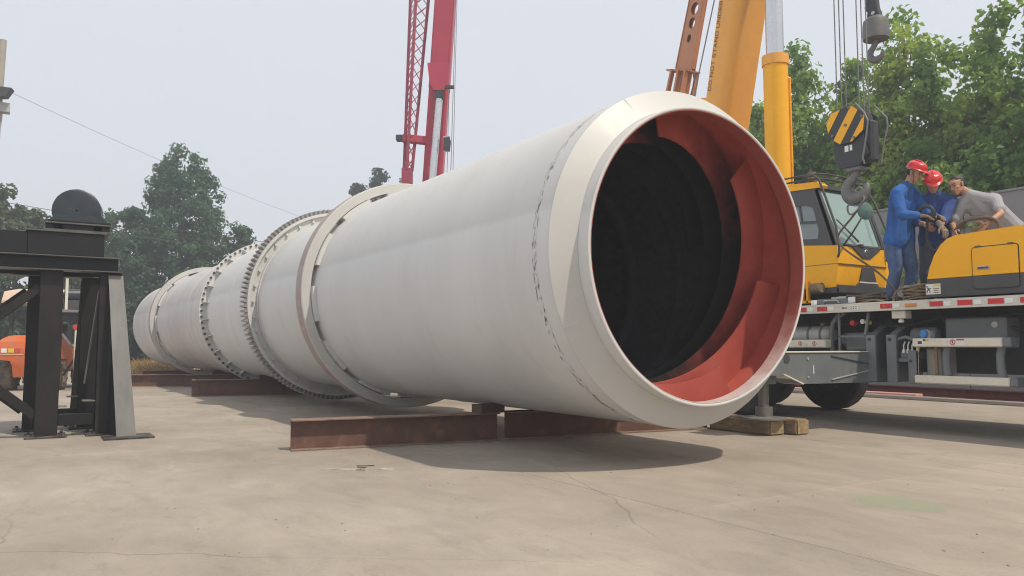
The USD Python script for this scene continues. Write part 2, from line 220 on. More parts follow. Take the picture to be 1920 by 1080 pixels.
# ------------------------------------------------------------------ mesh helpers
class MB:
    def __init__(s): s.m = []
    def add(s, *ms):
        s.m += [trimesh.Trimesh(*m, process=False) if isinstance(m, tuple) else m for m in ms]; return s
    def mesh(s): return s.m[0] if len(s.m) == 1 else trimesh.util.concatenate(s.m)
def V3(*p): return np.array(p, float)
def unit(a): a = np.asarray(a, float); return a / np.linalg.norm(a)
def bx(x0, x1, y0, y1, z0, z1, b=0.0):
    """box with chamfered edges"""
    lo, hi = np.minimum([x0, y0, z0], [x1, y1, z1]), np.maximum([x0, y0, z0], [x1, y1, z1])
    if b <= 0:
        return trimesh.creation.box(bounds=[lo, hi])
    b = min(b, .45 * (hi - lo).min())
    pts = []
    for c in np.ndindex(2, 2, 2):
        base = np.where(c, hi, lo); sg = np.where(c, -1, 1)
        for k in range(3):
            o = base + sg * b; o[k] = base[k]; pts.append(o)
    return trimesh.Trimesh(pts).convex_hull
def frame(d, upv=(0, 0, 1)):
    d = unit(d); upv = np.asarray(upv, float)
    if abs(d @ unit(upv)) > .98: upv = np.array([1., 0, 0])
    s = unit(np.cross(upv, d)); return d, s, np.cross(d, s)
def bar(p0, p1, w, h, b=0.0, upv=(0, 0, 1)):
    p0, p1 = V3(*p0), V3(*p1); d, s, t = frame(p1 - p0, upv); L = np.linalg.norm(p1 - p0)
    m = bx(0, L, -w / 2, w / 2, -h / 2, h / 2, b); T = np.eye(4); T[:3, 0], T[:3, 1], T[:3, 2], T[:3, 3] = d, s, t, p0
    m.apply_transform(T); return m
def tube(path, r, n=8, cap=True):
    P = np.asarray(path, float); N = len(P); r = np.broadcast_to(np.asarray(r, float), (N,))
    tg = np.gradient(P, axis=0); tg /= np.linalg.norm(tg, axis=1, keepdims=True) + 1e-12
    d, s, t = frame(tg[0]); rings = []
    for i in range(N):
        s = s - (s @ tg[i]) * tg[i]; s /= np.linalg.norm(s) + 1e-12; t = np.cross(tg[i], s)
        a = np.arange(n) * 2 * PI / n
        rings.append(P[i] + r[i] * (np.cos(a)[:, None] * s + np.sin(a)[:, None] * t))
    v = np.vstack(rings); f = []
    i = np.repeat(np.arange(N - 1), n); k = np.tile(np.arange(n), N - 1); k2 = (k + 1) % n
    a, b, c, e = i * n + k, i * n + k2, (i + 1) * n + k2, (i + 1) * n + k
    f = np.vstack([np.stack([a, b, c], 1), np.stack([a, c, e], 1)])
    if cap:
        v = np.vstack([v, P[:1], P[-1:]]); q = np.arange(n); q2 = (q + 1) % n
        f = np.vstack([f, np.stack([q2, q, np.full(n, N * n)], 1), np.stack([(N - 1) * n + q, (N - 1) * n + q2, np.full(n, N * n + 1)], 1)])
    return trimesh.Trimesh(v, f, process=False)
def cyl(p0, p1, r, n=24, r2=None):
    return tube([p0, p1], [r, r if r2 is None else r2], n)
def lathe(prof, o, axis=(-1, 0, 0), n=48, closed=True, a0=0, a1=2 * PI):
    """prof: (s, r) along axis from o; closed joins the profile's last point to its first"""
    ax = unit(axis); e1 = np.array([0, 1., 0]) if abs(ax[1]) < .9 else np.array([1., 0, 0]); e1 = unit(e1 - (e1 @ ax) * ax); e2 = np.cross(ax, e1)
    if e2[2] < -.5: e2 = -e2
    full = abs(a1 - a0 - 2 * PI) < 1e-6
    A = np.linspace(a0, a1, n, endpoint=not full); P = np.asarray(prof, float); m = len(P)
    v = (np.asarray(o) + P[:, 0, None, None] * ax + P[:, 1, None, None] * (np.cos(A)[:, None] * e1 + np.sin(A)[:, None] * e2)).reshape(-1, 3)
    f = []
    for i in range(m if closed else m - 1):
        j = (i + 1) % m
        k = np.arange(n if full else n - 1); k2 = (k + 1) % n
        f += [np.stack([i * n + k, i * n + k2, j * n + k2], 1), np.stack([i * n + k, j * n + k2, j * n + k], 1)]
    t = trimesh.Trimesh(v, np.vstack(f), process=False)
    if not full and closed:
        cap = [[0 * n + q * n for q in range(m)], [q * n + n - 1 for q in range(m)]]
        ff = list(t.faces)
        for c, fl in zip(cap, (0, 1)):
            for q in range(1, m - 1): ff.append([c[0], c[q + fl], c[q + 1 - fl]])
        t = trimesh.Trimesh(v, ff, process=False)
    if closed: trimesh.repair.fix_normals(t)
    return t
def prism(poly, o, ex, ey, depth):
    """extrude a shapely polygon lying in the plane (o, ex, ey) by depth along ex x ey"""
    if not isinstance(poly, Polygon): poly = Polygon(poly)
    m = trimesh.creation.extrude_polygon(poly, abs(depth), engine='earcut')
    ex, ey = np.asarray(ex, float), np.asarray(ey, float); ez = np.cross(ex, ey)
    T = np.eye(4); T[:3, 0], T[:3, 1], T[:3, 2], T[:3, 3] = ex, ey, ez, np.asarray(o, float) + (ez * depth if depth < 0 else 0)
    m.apply_transform(T); return m
def prism_xz(poly, y0, y1): return prism(poly, (0, y1, 0), (1, 0, 0), (0, 0, 1), y1 - y0)   # normal of x cross z is -y: from y1 towards y0
def prism_yz(poly, x0, x1): return prism(poly, (x0, 0, 0), (0, 1, 0), (0, 0, 1), x1 - x0)
def ibeam(p0, p1, h, w, tf=.016, tw=.011):
    """three meshes: web, top and bottom flange; p on the ground line"""
    p0, p1 = V3(*p0), V3(*p1); z = np.array([0, 0, 1.])
    return (bar(p0 + z * h / 2, p1 + z * h / 2, tw, h - 2 * tf - .002), bar(p0 + z * (h - tf / 2), p1 + z * (h - tf / 2), w, tf, .003), bar(p0 + z * tf / 2, p1 + z * tf / 2, w, tf, .003))

from scipy.interpolate import CubicSpline
def spline_(P, n):
    P = np.asarray(P, float); return CubicSpline(np.arange(len(P)), P)(np.linspace(0, len(P) - 1, n))
used = {}
def numbered(parent, name):
    k = (str(parent), name); i = used.get(k, 0); used[k] = i + 1
    return name if i == 0 else f'{name}_{i:03d}'
def key(p, **kw):
    for k, v in kw.items():
        if v: p.SetCustomDataByKey(k, v)
def thing(name, label, cat, group=None, kind=None):
    p = UsdGeom.Xform.Define(stage, '/World/' + numbered('/World', name)).GetPrim()
    key(p, label=label, category=cat, group=group, kind=kind); return p
def part(parent, name, mesh, m, smooth=30, label=None, kind=None):
    if isinstance(mesh, (list,)): mesh = trimesh.util.concatenate(mesh)
    if isinstance(mesh, MB): mesh = mesh.mesh()
    path = str(parent.GetPath()) if parent else '/World'
    g = usdkit.mesh(stage, path + '/' + numbered(path, name), mesh, M[m] if isinstance(m, str) else m, smooth=smooth)
    key(g.GetPrim(), label=label, kind=kind); return g.GetPrim()
def single(name, mesh, m, label, cat, group=None, kind=None, smooth=30):
    p = part(None, name, mesh, m, smooth); key(p, label=label, category=cat, group=group, kind=kind); return p

# ------------------------------------------------------------------ ground
g = UsdGeom.Xform.Define(stage, '/World/ground').GetPrim(); key(g, kind='structure')
part(g, 'terrain', (np.array([[-900, -900, -.06], [900, -900, -.06], [900, 900, -.06], [-900, 900, -.06]], float), np.array([[0, 1, 2, 3]])), 'earth', smooth=False)
LU = [-3.77 + 5 * i for i in range(-8, 4)]; LV = [3.62 + 4.0 * i for i in range(-5, 4)]
part(g, 'joint_bed', bx(LU[0] - .02, LU[-1] + .02, LV[0] - .02, LV[-1] + .02, -.05, -.011), 'earth', smooth=False)
for u0, u1 in zip(LU[:-1], LU[1:]):
    for v0, v1 in zip(LV[:-1], LV[1:]):
        hs = rng.uniform(-.0015, 0)
        part(g, 'concrete_slab', bx(u0 + .004, u1 - .004, v0 + .004, v1 - .004, -.045, hs, .004), 'ground', smooth=False)

def blob(cx, cy, a, b, z, rot, n=18, seed=0, jag=.3):
    r_ = np.random.default_rng(seed); t = np.arange(n) * 2 * PI / n; rr = 1 + jag * r_.uniform(-1, 1, n)
    x, y = a * rr * np.cos(t), b * rr * np.sin(t); c, s = math.cos(rot), math.sin(rot)
    return prism(Polygon(np.stack([cx + c * x - s * y, cy + s * x + c * y], 1)).buffer(0), (0, 0, z), (1, 0, 0), (0, 1, 0), .002)
for i, (cx, cy, a, b, ro) in enumerate([(-6.52, 2.45, .13, .02, 1.0), (-6.36, 2.72, .07, .03, .6), (-6.62, 2.3, .08, .012, 1.1), (-6.45, 2.58, .03, .012, .2)]):
    part(g, 'chalk_mark', blob(cx, cy, a, b, .001, ro, seed=i), 'chalk', smooth=False)
def stone(x, y, s, seed):
    m = trimesh.creation.icosphere(1, s); m.vertices *= 1 + .35 * (np.random.default_rng(seed).random((len(m.vertices), 1)) - .5); m.vertices[:, 2] *= .6; m.apply_translation([x, y, s * .3]); return m
r_ = np.random.default_rng(3)
part(g, 'loose_grit', [stone(r_.uniform(-8, -1.5), r_.uniform(.3, 7), r_.uniform(.003, .008), i) for i in range(70)], 'kerbgrey', smooth=False, kind='stuff')
def twig(cx, cy, ang, L, seed):
    q = np.random.default_rng(seed); t = np.linspace(-.5, .5, 6); c, s = math.cos(ang), math.sin(ang)
    return tube(np.stack([cx + L * t * c + q.normal(0, .006, 6), cy + L * t * s + q.normal(0, .006, 6), np.full(6, .008)], 1), .004, 5)
for i, (a, b, an, L) in enumerate([(-6.6, 2.62, 1.2, .16), (-6.52, 2.56, .5, .1), (-6.4, 2.5, 1.0, .07)]):
    part(g, 'twig', twig(a, b, an, L, i), 'hole')

# ------------------------------------------------------------------ the rotary kiln
KO = V3(-4.868, 5.062, 1.839); R = 1.505
kiln = thing('rotary_kiln', 'huge pale grey steel rotary kiln tube lying on rusty beams, red inside its open mouth', 'rotary kiln')
kl = lambda prof, n=144, **k: lathe(prof, KO, (-1, 0, 0), n, **k)
part(kiln, 'shell', kl([(.25, R), (13.60, R), (13.60, R - .025), (.25, R - .025)]), 'kiln')
part(kiln, 'shell', kl([(13.60, R), (26.86, R), (26.86, R - .025), (13.60, R - .025)]), 'kiln_worn', label='streaked rear shell section')
part(kiln, 'front_cone', kl([(.135, 1.308), (.25, R + .006), (.262, R + .006), (.262, R - .03), (.25, R - .03), (.15, 1.285)]), 'kiln_cone')
part(kiln, 'front_lip', kl([(0, 1.297), (.004, 1.305), (.138, 1.305), (.138, 1.281), (.004, 1.281), (0, 1.289)]), 'kiln')
part(kiln, 'oversprayed_lip', kl([(.006, 1.278), (.14, 1.278), (.25, R - .032), (.33, R - .032), (.33, R - .038), (.245, R - .038), (.145, 1.272), (.006, 1.272)]), 'red_lip', label='inside lip blending from red to pale towards the bottom')
part(kiln, 'red_lining', kl([(.331, R - .032), (.98, R - .032), (.98, R - .038), (.331, R - .038)]), 'vane')  # shares the vane material, so the mouth's shade is painted in here too
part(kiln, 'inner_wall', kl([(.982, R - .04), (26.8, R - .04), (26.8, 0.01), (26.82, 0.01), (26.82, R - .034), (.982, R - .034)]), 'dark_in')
for a in (118, 205, 300):
    a = math.radians(a); e = V3(0, math.cos(a), math.sin(a))
    part(kiln, 'cone_seam', bar(KO + V3(-.145, 0, 0) + e * 1.312, KO + V3(-.248, 0, 0) + e * (R + .006), .012, .006, upv=e), 'kiln')
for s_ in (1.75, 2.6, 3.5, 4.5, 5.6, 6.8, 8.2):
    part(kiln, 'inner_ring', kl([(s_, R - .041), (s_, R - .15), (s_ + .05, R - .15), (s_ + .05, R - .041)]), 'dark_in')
for s in (11.4, 16.2, 18.7, 23.4):
    part(kiln, 'weld_seam', kl([(s - .012, R - .003), (s - .006, R + .0035), (s + .006, R + .0035), (s + .012, R - .003)]), 'kiln' if s < 13 else 'kiln_worn')
part(kiln, 'scorched_weld', kl([(.43, R - .003), (.435, R + .0012), (.465, R + .0022), (.50, R + .0012), (.505, R - .003)], 240), 'scuff', label='seam with torn black paint')
# helical feed vanes inside the mouth
def vane(th0, s0=.42, s1=1.35, rate=200., r0=1.14, r1=R - .04, n=40, t=.02):
    S = np.linspace(s0, s1, n); th = np.radians(th0 - rate * (S - s0)); v = []
    ro = np.interp(S, [0, .25, 9], [1.28, r1, r1])
    for ds in (0, t):
        for rr in (np.full(n, r0), ro):
            v.append(np.stack([KO[0] - S - ds, KO[1] + rr * np.cos(th), KO[2] + rr * np.sin(th)], 1))
    v = np.vstack(v); f = []
    A, B, C, Dd = [np.arange(n) + i * n for i in range(4)]
    q = lambda a, b, c, d: f.extend([np.stack([a, b, c], 1), np.stack([a, c, d], 1)])
    q(A[:-1], A[1:], B[1:], B[:-1]); q(C[:-1], Dd[:-1], Dd[1:], C[1:]); q(A[:-1], C[:-1], C[1:], A[1:]); q(B[:-1], B[1:], Dd[1:], Dd[:-1])
    f.append(np.array([[A[0], B[0], Dd[0]], [A[0], Dd[0], C[0]], [A[-1], C[-1], Dd[-1]], [A[-1], Dd[-1], B[-1]]]))
    return trimesh.Trimesh(v, np.vstack(f), process=False)
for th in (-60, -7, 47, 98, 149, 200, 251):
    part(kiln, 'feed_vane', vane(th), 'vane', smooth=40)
def arcbox(s0, s1, r0, r1, a, da, n=8):
    return lathe([(s0, r0), (s0, r1), (s1, r1), (s1, r0)], KO, (-1, 0, 0), n, a0=math.radians(a - da / 2), a1=math.radians(a + da / 2))
def riding_ring(s, ro, w, npad=12, off=0):
    ri = R + .062
    rg = part(kiln, 'riding_ring', kl([(s, ri), (s, ro - .012), (s + .012, ro), (s + w - .012, ro), (s + w, ro - .012), (s + w, ri)]), 'kiln_cone')
    part(rg, 'ring_rim', kl([(s + .02, ro - .004), (s + .02, ro + .003), (s + w - .02, ro + .003), (s + w - .02, ro - .004)]), 'ringedge', label='brown worn rim of the ring')
    for i in range(npad):
        a = off + i * 360 / npad
        part(kiln, 'ring_pad', arcbox(s - .075, s + w + .075, R + .001, R + .052, a, 360 / npad * .62), 'kiln')
riding_ring(6.09, 1.703, .27, off=7)
riding_ring(21.16, 1.696, .27, off=4)
# girth gear
gs = 9.19
gear = part(kiln, 'girth_gear', kl([(gs, 1.645), (gs, 1.694), (gs + .27, 1.694), (gs + .27, 1.645)]), 'kiln')
def teeth(s0, s1, rr, rt, n):
    P = 2 * PI / n; out = []
    for i in range(n):
        a = i * P; c = []
        for s in (s0, s1):
            for rad, h in ((rr, .31), (rr + .35 * (rt - rr), .27), (rt, .15)):
                for sg in (-1, 1):
                    t = a + sg * h * P; c.append([KO[0] - s, KO[1] + rad * math.cos(t), KO[2] + rad * math.sin(t)])
        out.append(trimesh.Trimesh(c).convex_hull)
    return out
part(gear, 'gear_teeth', teeth(gs + .012, gs + .258, 1.69, 1.766, 128), 'gearteeth', smooth=False, kind='stuff')
part(kiln, 'gear_mount', kl([(gs + .055, R), (gs + .055, 1.655), (gs + .10, 1.655), (gs + .10, R)]), 'kiln')
part(kiln, 'gear_foot_ring', kl([(gs - .02, R), (gs - .02, R + .022), (gs + .055, R + .022), (gs + .055, R)]), 'kiln')
def studs(s, rad, n, r, L, off=0):
    return [cyl((KO[0] - s, KO[1] + rad * math.cos(a), KO[2] + rad * math.sin(a)), (KO[0] - s + L, KO[1] + rad * math.cos(a), KO[2] + rad * math.sin(a)), r, 6) for a in off + np.arange(n) * 2 * PI / n]
part(kiln, 'gear_bolts', studs(gs + .055, 1.585, 36, .024, .05), 'kiln', smooth=False, kind='stuff')
# bolted flange with gussets
fs = 13.69
part(kiln, 'flange', kl([(fs, R), (fs, 1.66), (fs + .035, 1.66), (fs + .035, R)]), 'kiln')
part(kiln, 'flange', kl([(fs + .039, R), (fs + .039, 1.655), (fs + .075, 1.655), (fs + .075, R)]), 'kiln')
part(kiln, 'flange_bolts', studs(fs, 1.615, 78, .027, .03), 'hole', smooth=False, kind='stuff')
for i in range(26):
    a = (i + .5) * 2 * PI / 26; er = V3(0, math.cos(a), math.sin(a)); o = KO + V3(-fs, 0, 0) + er * R
    part(kiln, 'gusset', prism(Polygon([(0.001, 0), (.26, 0), (.24, .03), (.04, .105), (.001, .105)]), o - .006 * np.cross([1, 0, 0], er), (1, 0, 0), er, .012), 'kiln', smooth=False)
part(kiln, 'end_plate_rim', kl([(26.86, R + .01), (26.9, R + .01), (26.9, R - .2), (26.86, R - .2)]), 'kiln_worn')

# ------------------------------------------------------------------ steel support beams and timber under the kiln
def beam(name, label, p0, p1, h, w=.2, m='rust', mf='rustfl', stiff=True):
    t = thing(name, label, 'steel beam')
    web, tf, bf = ibeam(p0, p1, h, w)
    part(t, 'web', web, m); part(t, 'flange', tf, mf); part(t, 'flange', bf, mf)
    return t
beam('steel_beam', 'rusty brown I-beam on the ground in front, left of the pair under the kiln mouth', (-8.02, 2.38, 0), (-7.69, 4.62, 0), .31)
t = beam('steel_beam', 'rusty I-beam under the kiln mouth ending near the timber blocks', (-7.74, 4.75, 0), (-7.33, 7.55, 0), .31)
beam('steel_beam', 'shorter reddish brown beam standing under the middle of the kiln', (-17.64, 3.13, 0), (-16.75, 7.6, 0), .35, m='rust')
beam('steel_beam', 'far rusty beam reaching out left of the kiln towards the black frame', (-22.92, 2.3, 0), (-22.3, 3.93, 0), .31)
beam('steel_beam', 'far rusty beam half hidden behind the shorter middle beam', (-22.0, 3.72, 0), (-21.0, 8.0, 0), .31)
beam('steel_beam', 'farthest dark beam under the back end of the kiln', (-26.7, 3.3, 0), (-26.2, 8.0, 0), .31, m='maroon')
def wedge(label, u, v0, v1, z0, zi, zo, w=.2):
    single('timber_wedge', prism_yz(Polygon([(v0, z0), (v1, z0), (v1, zi), (v0, zo)]), u - w / 2, u + w / 2), 'darkwood', label, 'wedge')
wedge('brown timber wedge between the front beam and the kiln on the left', -7.70, 4.36, 4.66, .3105, .40, .405, .22)
wedge('timber wedge between the front beam and the kiln on the right', -7.62, 5.45, 5.75, .3105, .43, .40, .24)
for i, (u, lab, vv) in enumerate(((-17.3, 'timber wedge on the middle beam', 4.4), (-22.0, 'timber wedge on the far beam', 4.4))):
    wedge(lab + ' under the kiln', u, vv, vv + .3, .352 if i == 0 else .3105, .41, .44, .24)

# ------------------------------------------------------------------ black steel frame with support roller
fr = thing('steel_frame', 'black welded steel support frame with a roller on top, at the left', 'support frame')
def hcol(u0, v0, z0, z1, s=.23, du=0, dv=0):
    """H column, flanges facing along u; (u0, v0) centre"""
    return bx(u0 + s / 2 - .014, u0 + s / 2, v0 - s / 2, v0 + s / 2, z0, z1, .002), bx(u0 - s / 2, u0 - s / 2 + .014, v0 - s / 2, v0 + s / 2, z0, z1, .002), bx(u0 - s / 2 + .0145, u0 + s / 2 - .0145, v0 - .006, v0 + .006, z0, z1)
def column(u, v, top=1.93):
    a, b, c = hcol(u, v, .022, top)
    cc = part(fr, 'column', [a, b, c], 'blackweb', smooth=False)
    fp = part(fr, 'foot_plate', bx(u - .24, u + .22, v - .21, v + .21, 0, .02, .003), 'blackdust')
    for a in (-.2, .18):
        for b in (-.17, .17): part(fp, 'anchor_bolt', cyl((u + a, v + b, .02), (u + a, v + b, .045), .018, 6), 'flangeedge', smooth=False)
    for b in (-.118, .118): part(cc, 'weld_bead', tube([(u - .115, v + b, .026), (u + .115, v + b, .026)], .009, 6), 'flangeedge')
column(-10.72, .315); column(-11.67, .20)
column(-10.72, .93); column(-11.67, .80)
column(-10.72, -1.55); column(-11.67, -1.62)
# outward leaning braces of the right-hand trestle
fl = trimesh.Trimesh(np.array([[-10.56, .895, 1.90], [-10.56, 1.055, 1.90], [-10.12, 1.205, .022], [-10.12, 1.0, .022], [-10.575, .895, 1.90], [-10.575, 1.055, 1.90], [-10.135, 1.205, .022], [-10.135, 1.0, .022]]),
    [[0, 3, 2], [0, 2, 1], [4, 5, 6], [4, 6, 7], [0, 4, 7], [0, 7, 3], [1, 2, 6], [1, 6, 5], [0, 1, 5], [0, 5, 4], [3, 7, 6], [3, 6, 2]], process=False)
br = part(fr, 'leaning_leg', fl, 'greyplate', smooth=False, label='pale grey face of the leaning front leg')
part(br, 'leg_web', trimesh.Trimesh(np.array([[-10.577, .970, 1.90], [-10.137, 1.098, .022], [-10.60, .93, .022], [-10.60, .93, 1.90], [-10.577, .982, 1.90], [-10.137, 1.110, .022], [-10.60, .942, .022], [-10.60, .942, 1.90]]),
    [[0, 3, 2], [0, 2, 1], [4, 5, 6], [4, 6, 7], [0, 1, 5], [0, 5, 4], [3, 7, 6], [3, 6, 2]], process=False), 'black', smooth=False)
part(fr, 'foot_plate', bx(-10.36, -9.93, .86, 1.38, 0, .022, .003), 'blackdust')
bl = part(fr, 'leaning_leg', trimesh.Trimesh(np.array([[-11.80, .68, 1.90], [-11.80, .92, 1.90], [-12.15, .92, .02], [-12.15, .62, .02], [-11.786, .68, 1.90], [-11.786, .92, 1.90], [-12.136, .92, .02], [-12.136, .62, .02]]),
    [[0, 1, 2], [0, 2, 3], [4, 6, 5], [4, 7, 6], [0, 3, 7], [0, 7, 4], [1, 5, 6], [1, 6, 2], [0, 4, 5], [0, 5, 1], [3, 2, 6], [3, 6, 7]], process=False), 'flangeedge', smooth=False)
part(fr, 'foot_plate', bx(-12.35, -11.95, .56, 1.0, 0, .02, .003), 'black')
part(fr, 'tie_bar', bar((-10.86, .835, 1.82), (-10.90, .705, .60), .10, .014, upv=(0, 1, 0)), 'flangeedge')  # flat bar added to draw the light line along the leg's inner edge
for u, zc in ((-10.72, .19), (-11.67, .19)):
    dv = 0 if u > -11 else -.12
    part(fr, 'cross_member', bx(u - .05, u + .05, .435 + dv, .81 + dv, zc - .065, zc + .065, .003), 'black')
    part(fr, 'stiffener_plate', bx(u - .10, u + .10, .68 + dv, .81 + dv, .40, .412), 'greyplate')
    part(fr, 'stiffener_plate', bx(u - .10, u + .10, .42 + dv, .52 + dv, .34, .352), 'greyplate')
    for za, zb in ((1.74, 1.02), (.25, .95)):
        part(fr, 'diagonal_brace', bar((u + .02, .20 + dv, za), (u + .02, -.62 + dv, zb), .10, .12, .004, upv=(1, 0, 0)), 'blackweb')
for v in (.315, .93, -1.55):
    part(fr, 'cross_member', bx(-11.55, -10.84, v - .09, v - .02, .12, .25, .003), 'black')
for u in (-10.62, -11.62):
    web = bx(u - .006, u + .006, -2.2, 1.0, 1.945, 2.095); lo = bx(u - .12, u + .12, -2.2, 1.045, 1.932, 1.9445, .002); hi = bx(u - .12, u + .12, -2.2, 1.02, 2.0955, 2.108, .002)
    b_ = part(fr, 'lower_beam', [web], 'black', smooth=False); part(b_, 'flange', lo, 'flangeedge'); part(b_, 'flange', hi, 'flangeedge')
    part(fr, 'upper_beam', bx(u - .05, u + .11, -2.2, .05, 2.11, 2.365, .004), 'black')
    part(fr, 'upper_beam', bx(u - .05, u + .112, .055, .835, 2.11, 2.375, .004), 'black')
part(fr, 'top_plate', bx(-11.8, -10.48, .03, .86, 2.377, 2.392, .003), 'flangeedge')
part(fr, 'base_plate', bx(-11.55, -10.50, .20, .90, 2.393, 2.413, .003), 'flangeedge')
for v0, v1 in ((.22, .30), (.40, .72), (.80, .89)):
    part(fr, 'bearing_block', bx(-11.3, -10.53, v0, v1, 2.4135, 2.478, .006), 'black')
part(fr, 'base_plate', bx(-11.35, -10.5, .215, .905, 2.479, 2.496, .003), 'flangeedge')
part(fr, 'base_plate', bx(-11.28, -10.55, .24, .90, 2.497, 2.53, .006), 'black')
roll = part(fr, 'support_roller', lathe([(0, .02), (0, .225), (.02, .262), (.30, .262), (.32, .225), (.32, .02)], (-10.62, .535, 2.66), unit((-1, .16, 0)), 64), 'roller')
part(roll, 'hub', lathe([(-.004, .01), (-.004, .075), (.325, .075), (.325, .01)], (-10.62, .535, 2.66), unit((-1, .16, 0)), 24), 'roller')
part(fr, 'roller_housing', prism_yz(Polygon([(.26, 2.53), (.86, 2.53), (.80, 2.60), (.32, 2.60)]), -11.15, -10.56), 'roller')

# ------------------------------------------------------------------ yellow truck crane
tc = thing('truck_crane', 'yellow truck crane with boom raised, parked behind the kiln on the right', 'crane')
SV = 9.25
part(tc, 'chassis', bx(-14.5, -.6, 9.95, 11.15, .78, 1.44, .01), 'ugrey')
part(tc, 'deck', bx(-14.6, -.5, SV + .03, 11.85, 1.505, 1.60, .004), 'dgrey')
part(tc, 'underdeck_panel', bx(-14.5, -.6, 9.80, 9.86, .72, 1.50), 'ugrey')
rail = part(tc, 'side_rail', bx(-14.6, -.5, SV, SV + .028, 1.497, 1.612, .003), 'rail')
for u0, u1 in ((-7.17, -7.07), (-6.90, -6.745), (-5.97, -5.81), (-5.33, -5.17), (-5.0, -4.83), (-4.66, -4.49), (-4.32, -4.15), (-7.5, -7.35), (-3.98, -3.8)):
    part(rail, 'red_reflector', bx(u0, u1, SV - .004, SV - .0005, 1.525, 1.585, .001), 'reflred')
    part(rail, 'white_reflector', bx(u1 + .012, u1 + .10, SV - .0035, SV - .0005, 1.528, 1.582, .001), 'white')
part(rail, 'side_lamp', bx(-5.64, -5.49, SV - .012, SV - .0005, 1.535, 1.575, .008), 'orange_lens')
part(rail, 'text_plate', bx(-6.40, -6.28, SV - .004, SV - .0005, 1.52, 1.59), 'sticker')
for k in range(6):
    part(rail, 'small_print', bx(-6.39 + .018 * (k % 3) * 2, -6.372 + .018 * (k % 3) * 2, SV - .0055, SV - .0045, 1.535 + .025 * (k // 3), 1.545 + .025 * (k // 3)), 'ink')
for k in range(4):
    part(rail, 'small_print', bx(-6.52 + .02 * k, -6.508 + .02 * k, SV - .002, SV - .0004, 1.545, 1.565), 'ink')
# outrigger beam, jack, pads
ob = part(tc, 'outrigger_beam', prism_yz(Polygon([(7.2, .98), (9.95, .97), (9.95, .58), (7.95, .60), (7.70, .70), (7.2, .72)]), -6.5, -6.2), 'grey', smooth=False)
part(ob, 'edge_strip', bx(-6.51, -6.185, 7.2, 9.62, .975, .99), 'cream')
part(ob, 'weld_rib', bar((-6.195, 8.55, .64), (-6.195, 9.42, .755), .012, .018, upv=(1, 0, 0)), 'tank')
part(ob, 'weld_rib', bar((-6.195, 8.55, .93), (-6.195, 9.48, .80), .012, .014, upv=(1, 0, 0)), 'ugrey')
part(ob, 'paint_chip', bx(-6.198, -6.196, 8.20, 8.215, .72, .82), 'white')
part(ob, 'beam_hole', cyl((-6.205, 7.72, .90), (-6.194, 7.72, .90), .055, 20), 'dark_in')
part(ob, 'end_gusset', bar((-6.33, 7.65, .72), (-6.33, 8.0, .60), .30, .015, upv=(0, 0, 1)), 'cream')
jk = part(tc, 'jack_leg', cyl((-6.45, 7.60, .30), (-6.45, 7.60, 1.05), .06, 24), 'jackgrey')
part(jk, 'jack_sleeve', bx(-6.56, -6.34, 7.49, 7.71, .60, 1.12, .01), 'grey')
part(jk, 'jack_foot', cyl((-6.45, 7.60, .215), (-6.45, 7.60, .33), .10, 24), 'jackgrey')
part(jk, 'foot_plate', lathe([(0, .005), (0, .25), (.018, .25), (.03, .12), (.03, .005)], (-6.45, 7.60, .186), (0, 0, 1), 40), 'greyplate')
# rear outrigger hidden behind the mouth, far side ones
for u in (-12.6,):
    part(tc, 'outrigger_beam', bx(u - .3, u, 7.4, 9.95, .58, .98, .01), 'grey')
    part(tc, 'jack_leg', cyl((u - .15, 7.6, .02), (u - .15, 7.6, 1.0), .065, 16), 'tank')
# outrigger guide brackets on the chassis
for u0 in (-6.20, -5.92):
    part(tc, 'guide_bracket', prism_yz(Polygon([(9.34, .60), (9.34, 1.19), (9.42, 1.20), (9.86, 1.48), (9.98, 1.48), (9.98, .60)]), u0, u0 + .045), 'grey', smooth=False)
    part(tc, 'guide_face', bx(u0 - .02, u0 + .11, 9.30, 9.338, .60, 1.195, .004), 'grey')
    part(tc, 'bracket_strut', bar((u0 + .05, 9.36, 1.20), (u0 + .05, 9.92, 1.49), .09, .022, upv=(0, 0, 1)), 'grey')
    part(tc, 'bracket_pin', cyl((u0 + .03, 9.285, 1.14), (u0 + .03, 9.302, 1.14), .02, 12), 'hole')
# tanks and left step
part(tc, 'air_tank', lathe([(0, .01), (.02, .09), (.07, .125), (.60, .125), (.65, .09), (.67, .01)], (-7.52, 9.55, 1.21), (1, 0, 0), 32), 'tank')
for u in (-7.22, -7.02): part(tc, 'tank_strap', lathe([(0, .126), (0, .131), (.035, .131), (.035, .126)], (u, 9.55, 1.21), (1, 0, 0), 32), 'grey')
part(tc, 'tank_valve', cyl((-7.0, 9.5, 1.33), (-7.0, 9.5, 1.375), .035, 14), 'sling')
st = part(tc, 'left_step', bx(-7.6, -6.79, SV, SV + .14, 1.03, 1.14, .012), 'cream')
def prohibit(parent, u, v, z, r):
    c = part(parent, 'warning_sign', [lathe([(0, r), (0, r * .76), (.0015, r * .76), (.0015, r)], (u, v, z), (0, -1, 0), 24), bar((u - r * .6, v - .001, z + r * .6), (u + r * .6, v - .001, z - r * .6), r * .2, .0015, upv=(0, 1, 0))], 'signred', smooth=False)
    part(c, 'figure', [bar((u - r * .15, v - .0005, z - r * .5), (u + r * .1, v - .0005, z + r * .35), r * .28, .0012, upv=(0, 1, 0)), cyl((u + r * .15, v, z + r * .5), (u + r * .15, v - .0011, z + r * .5), r * .16, 10)], 'ink', smooth=False)
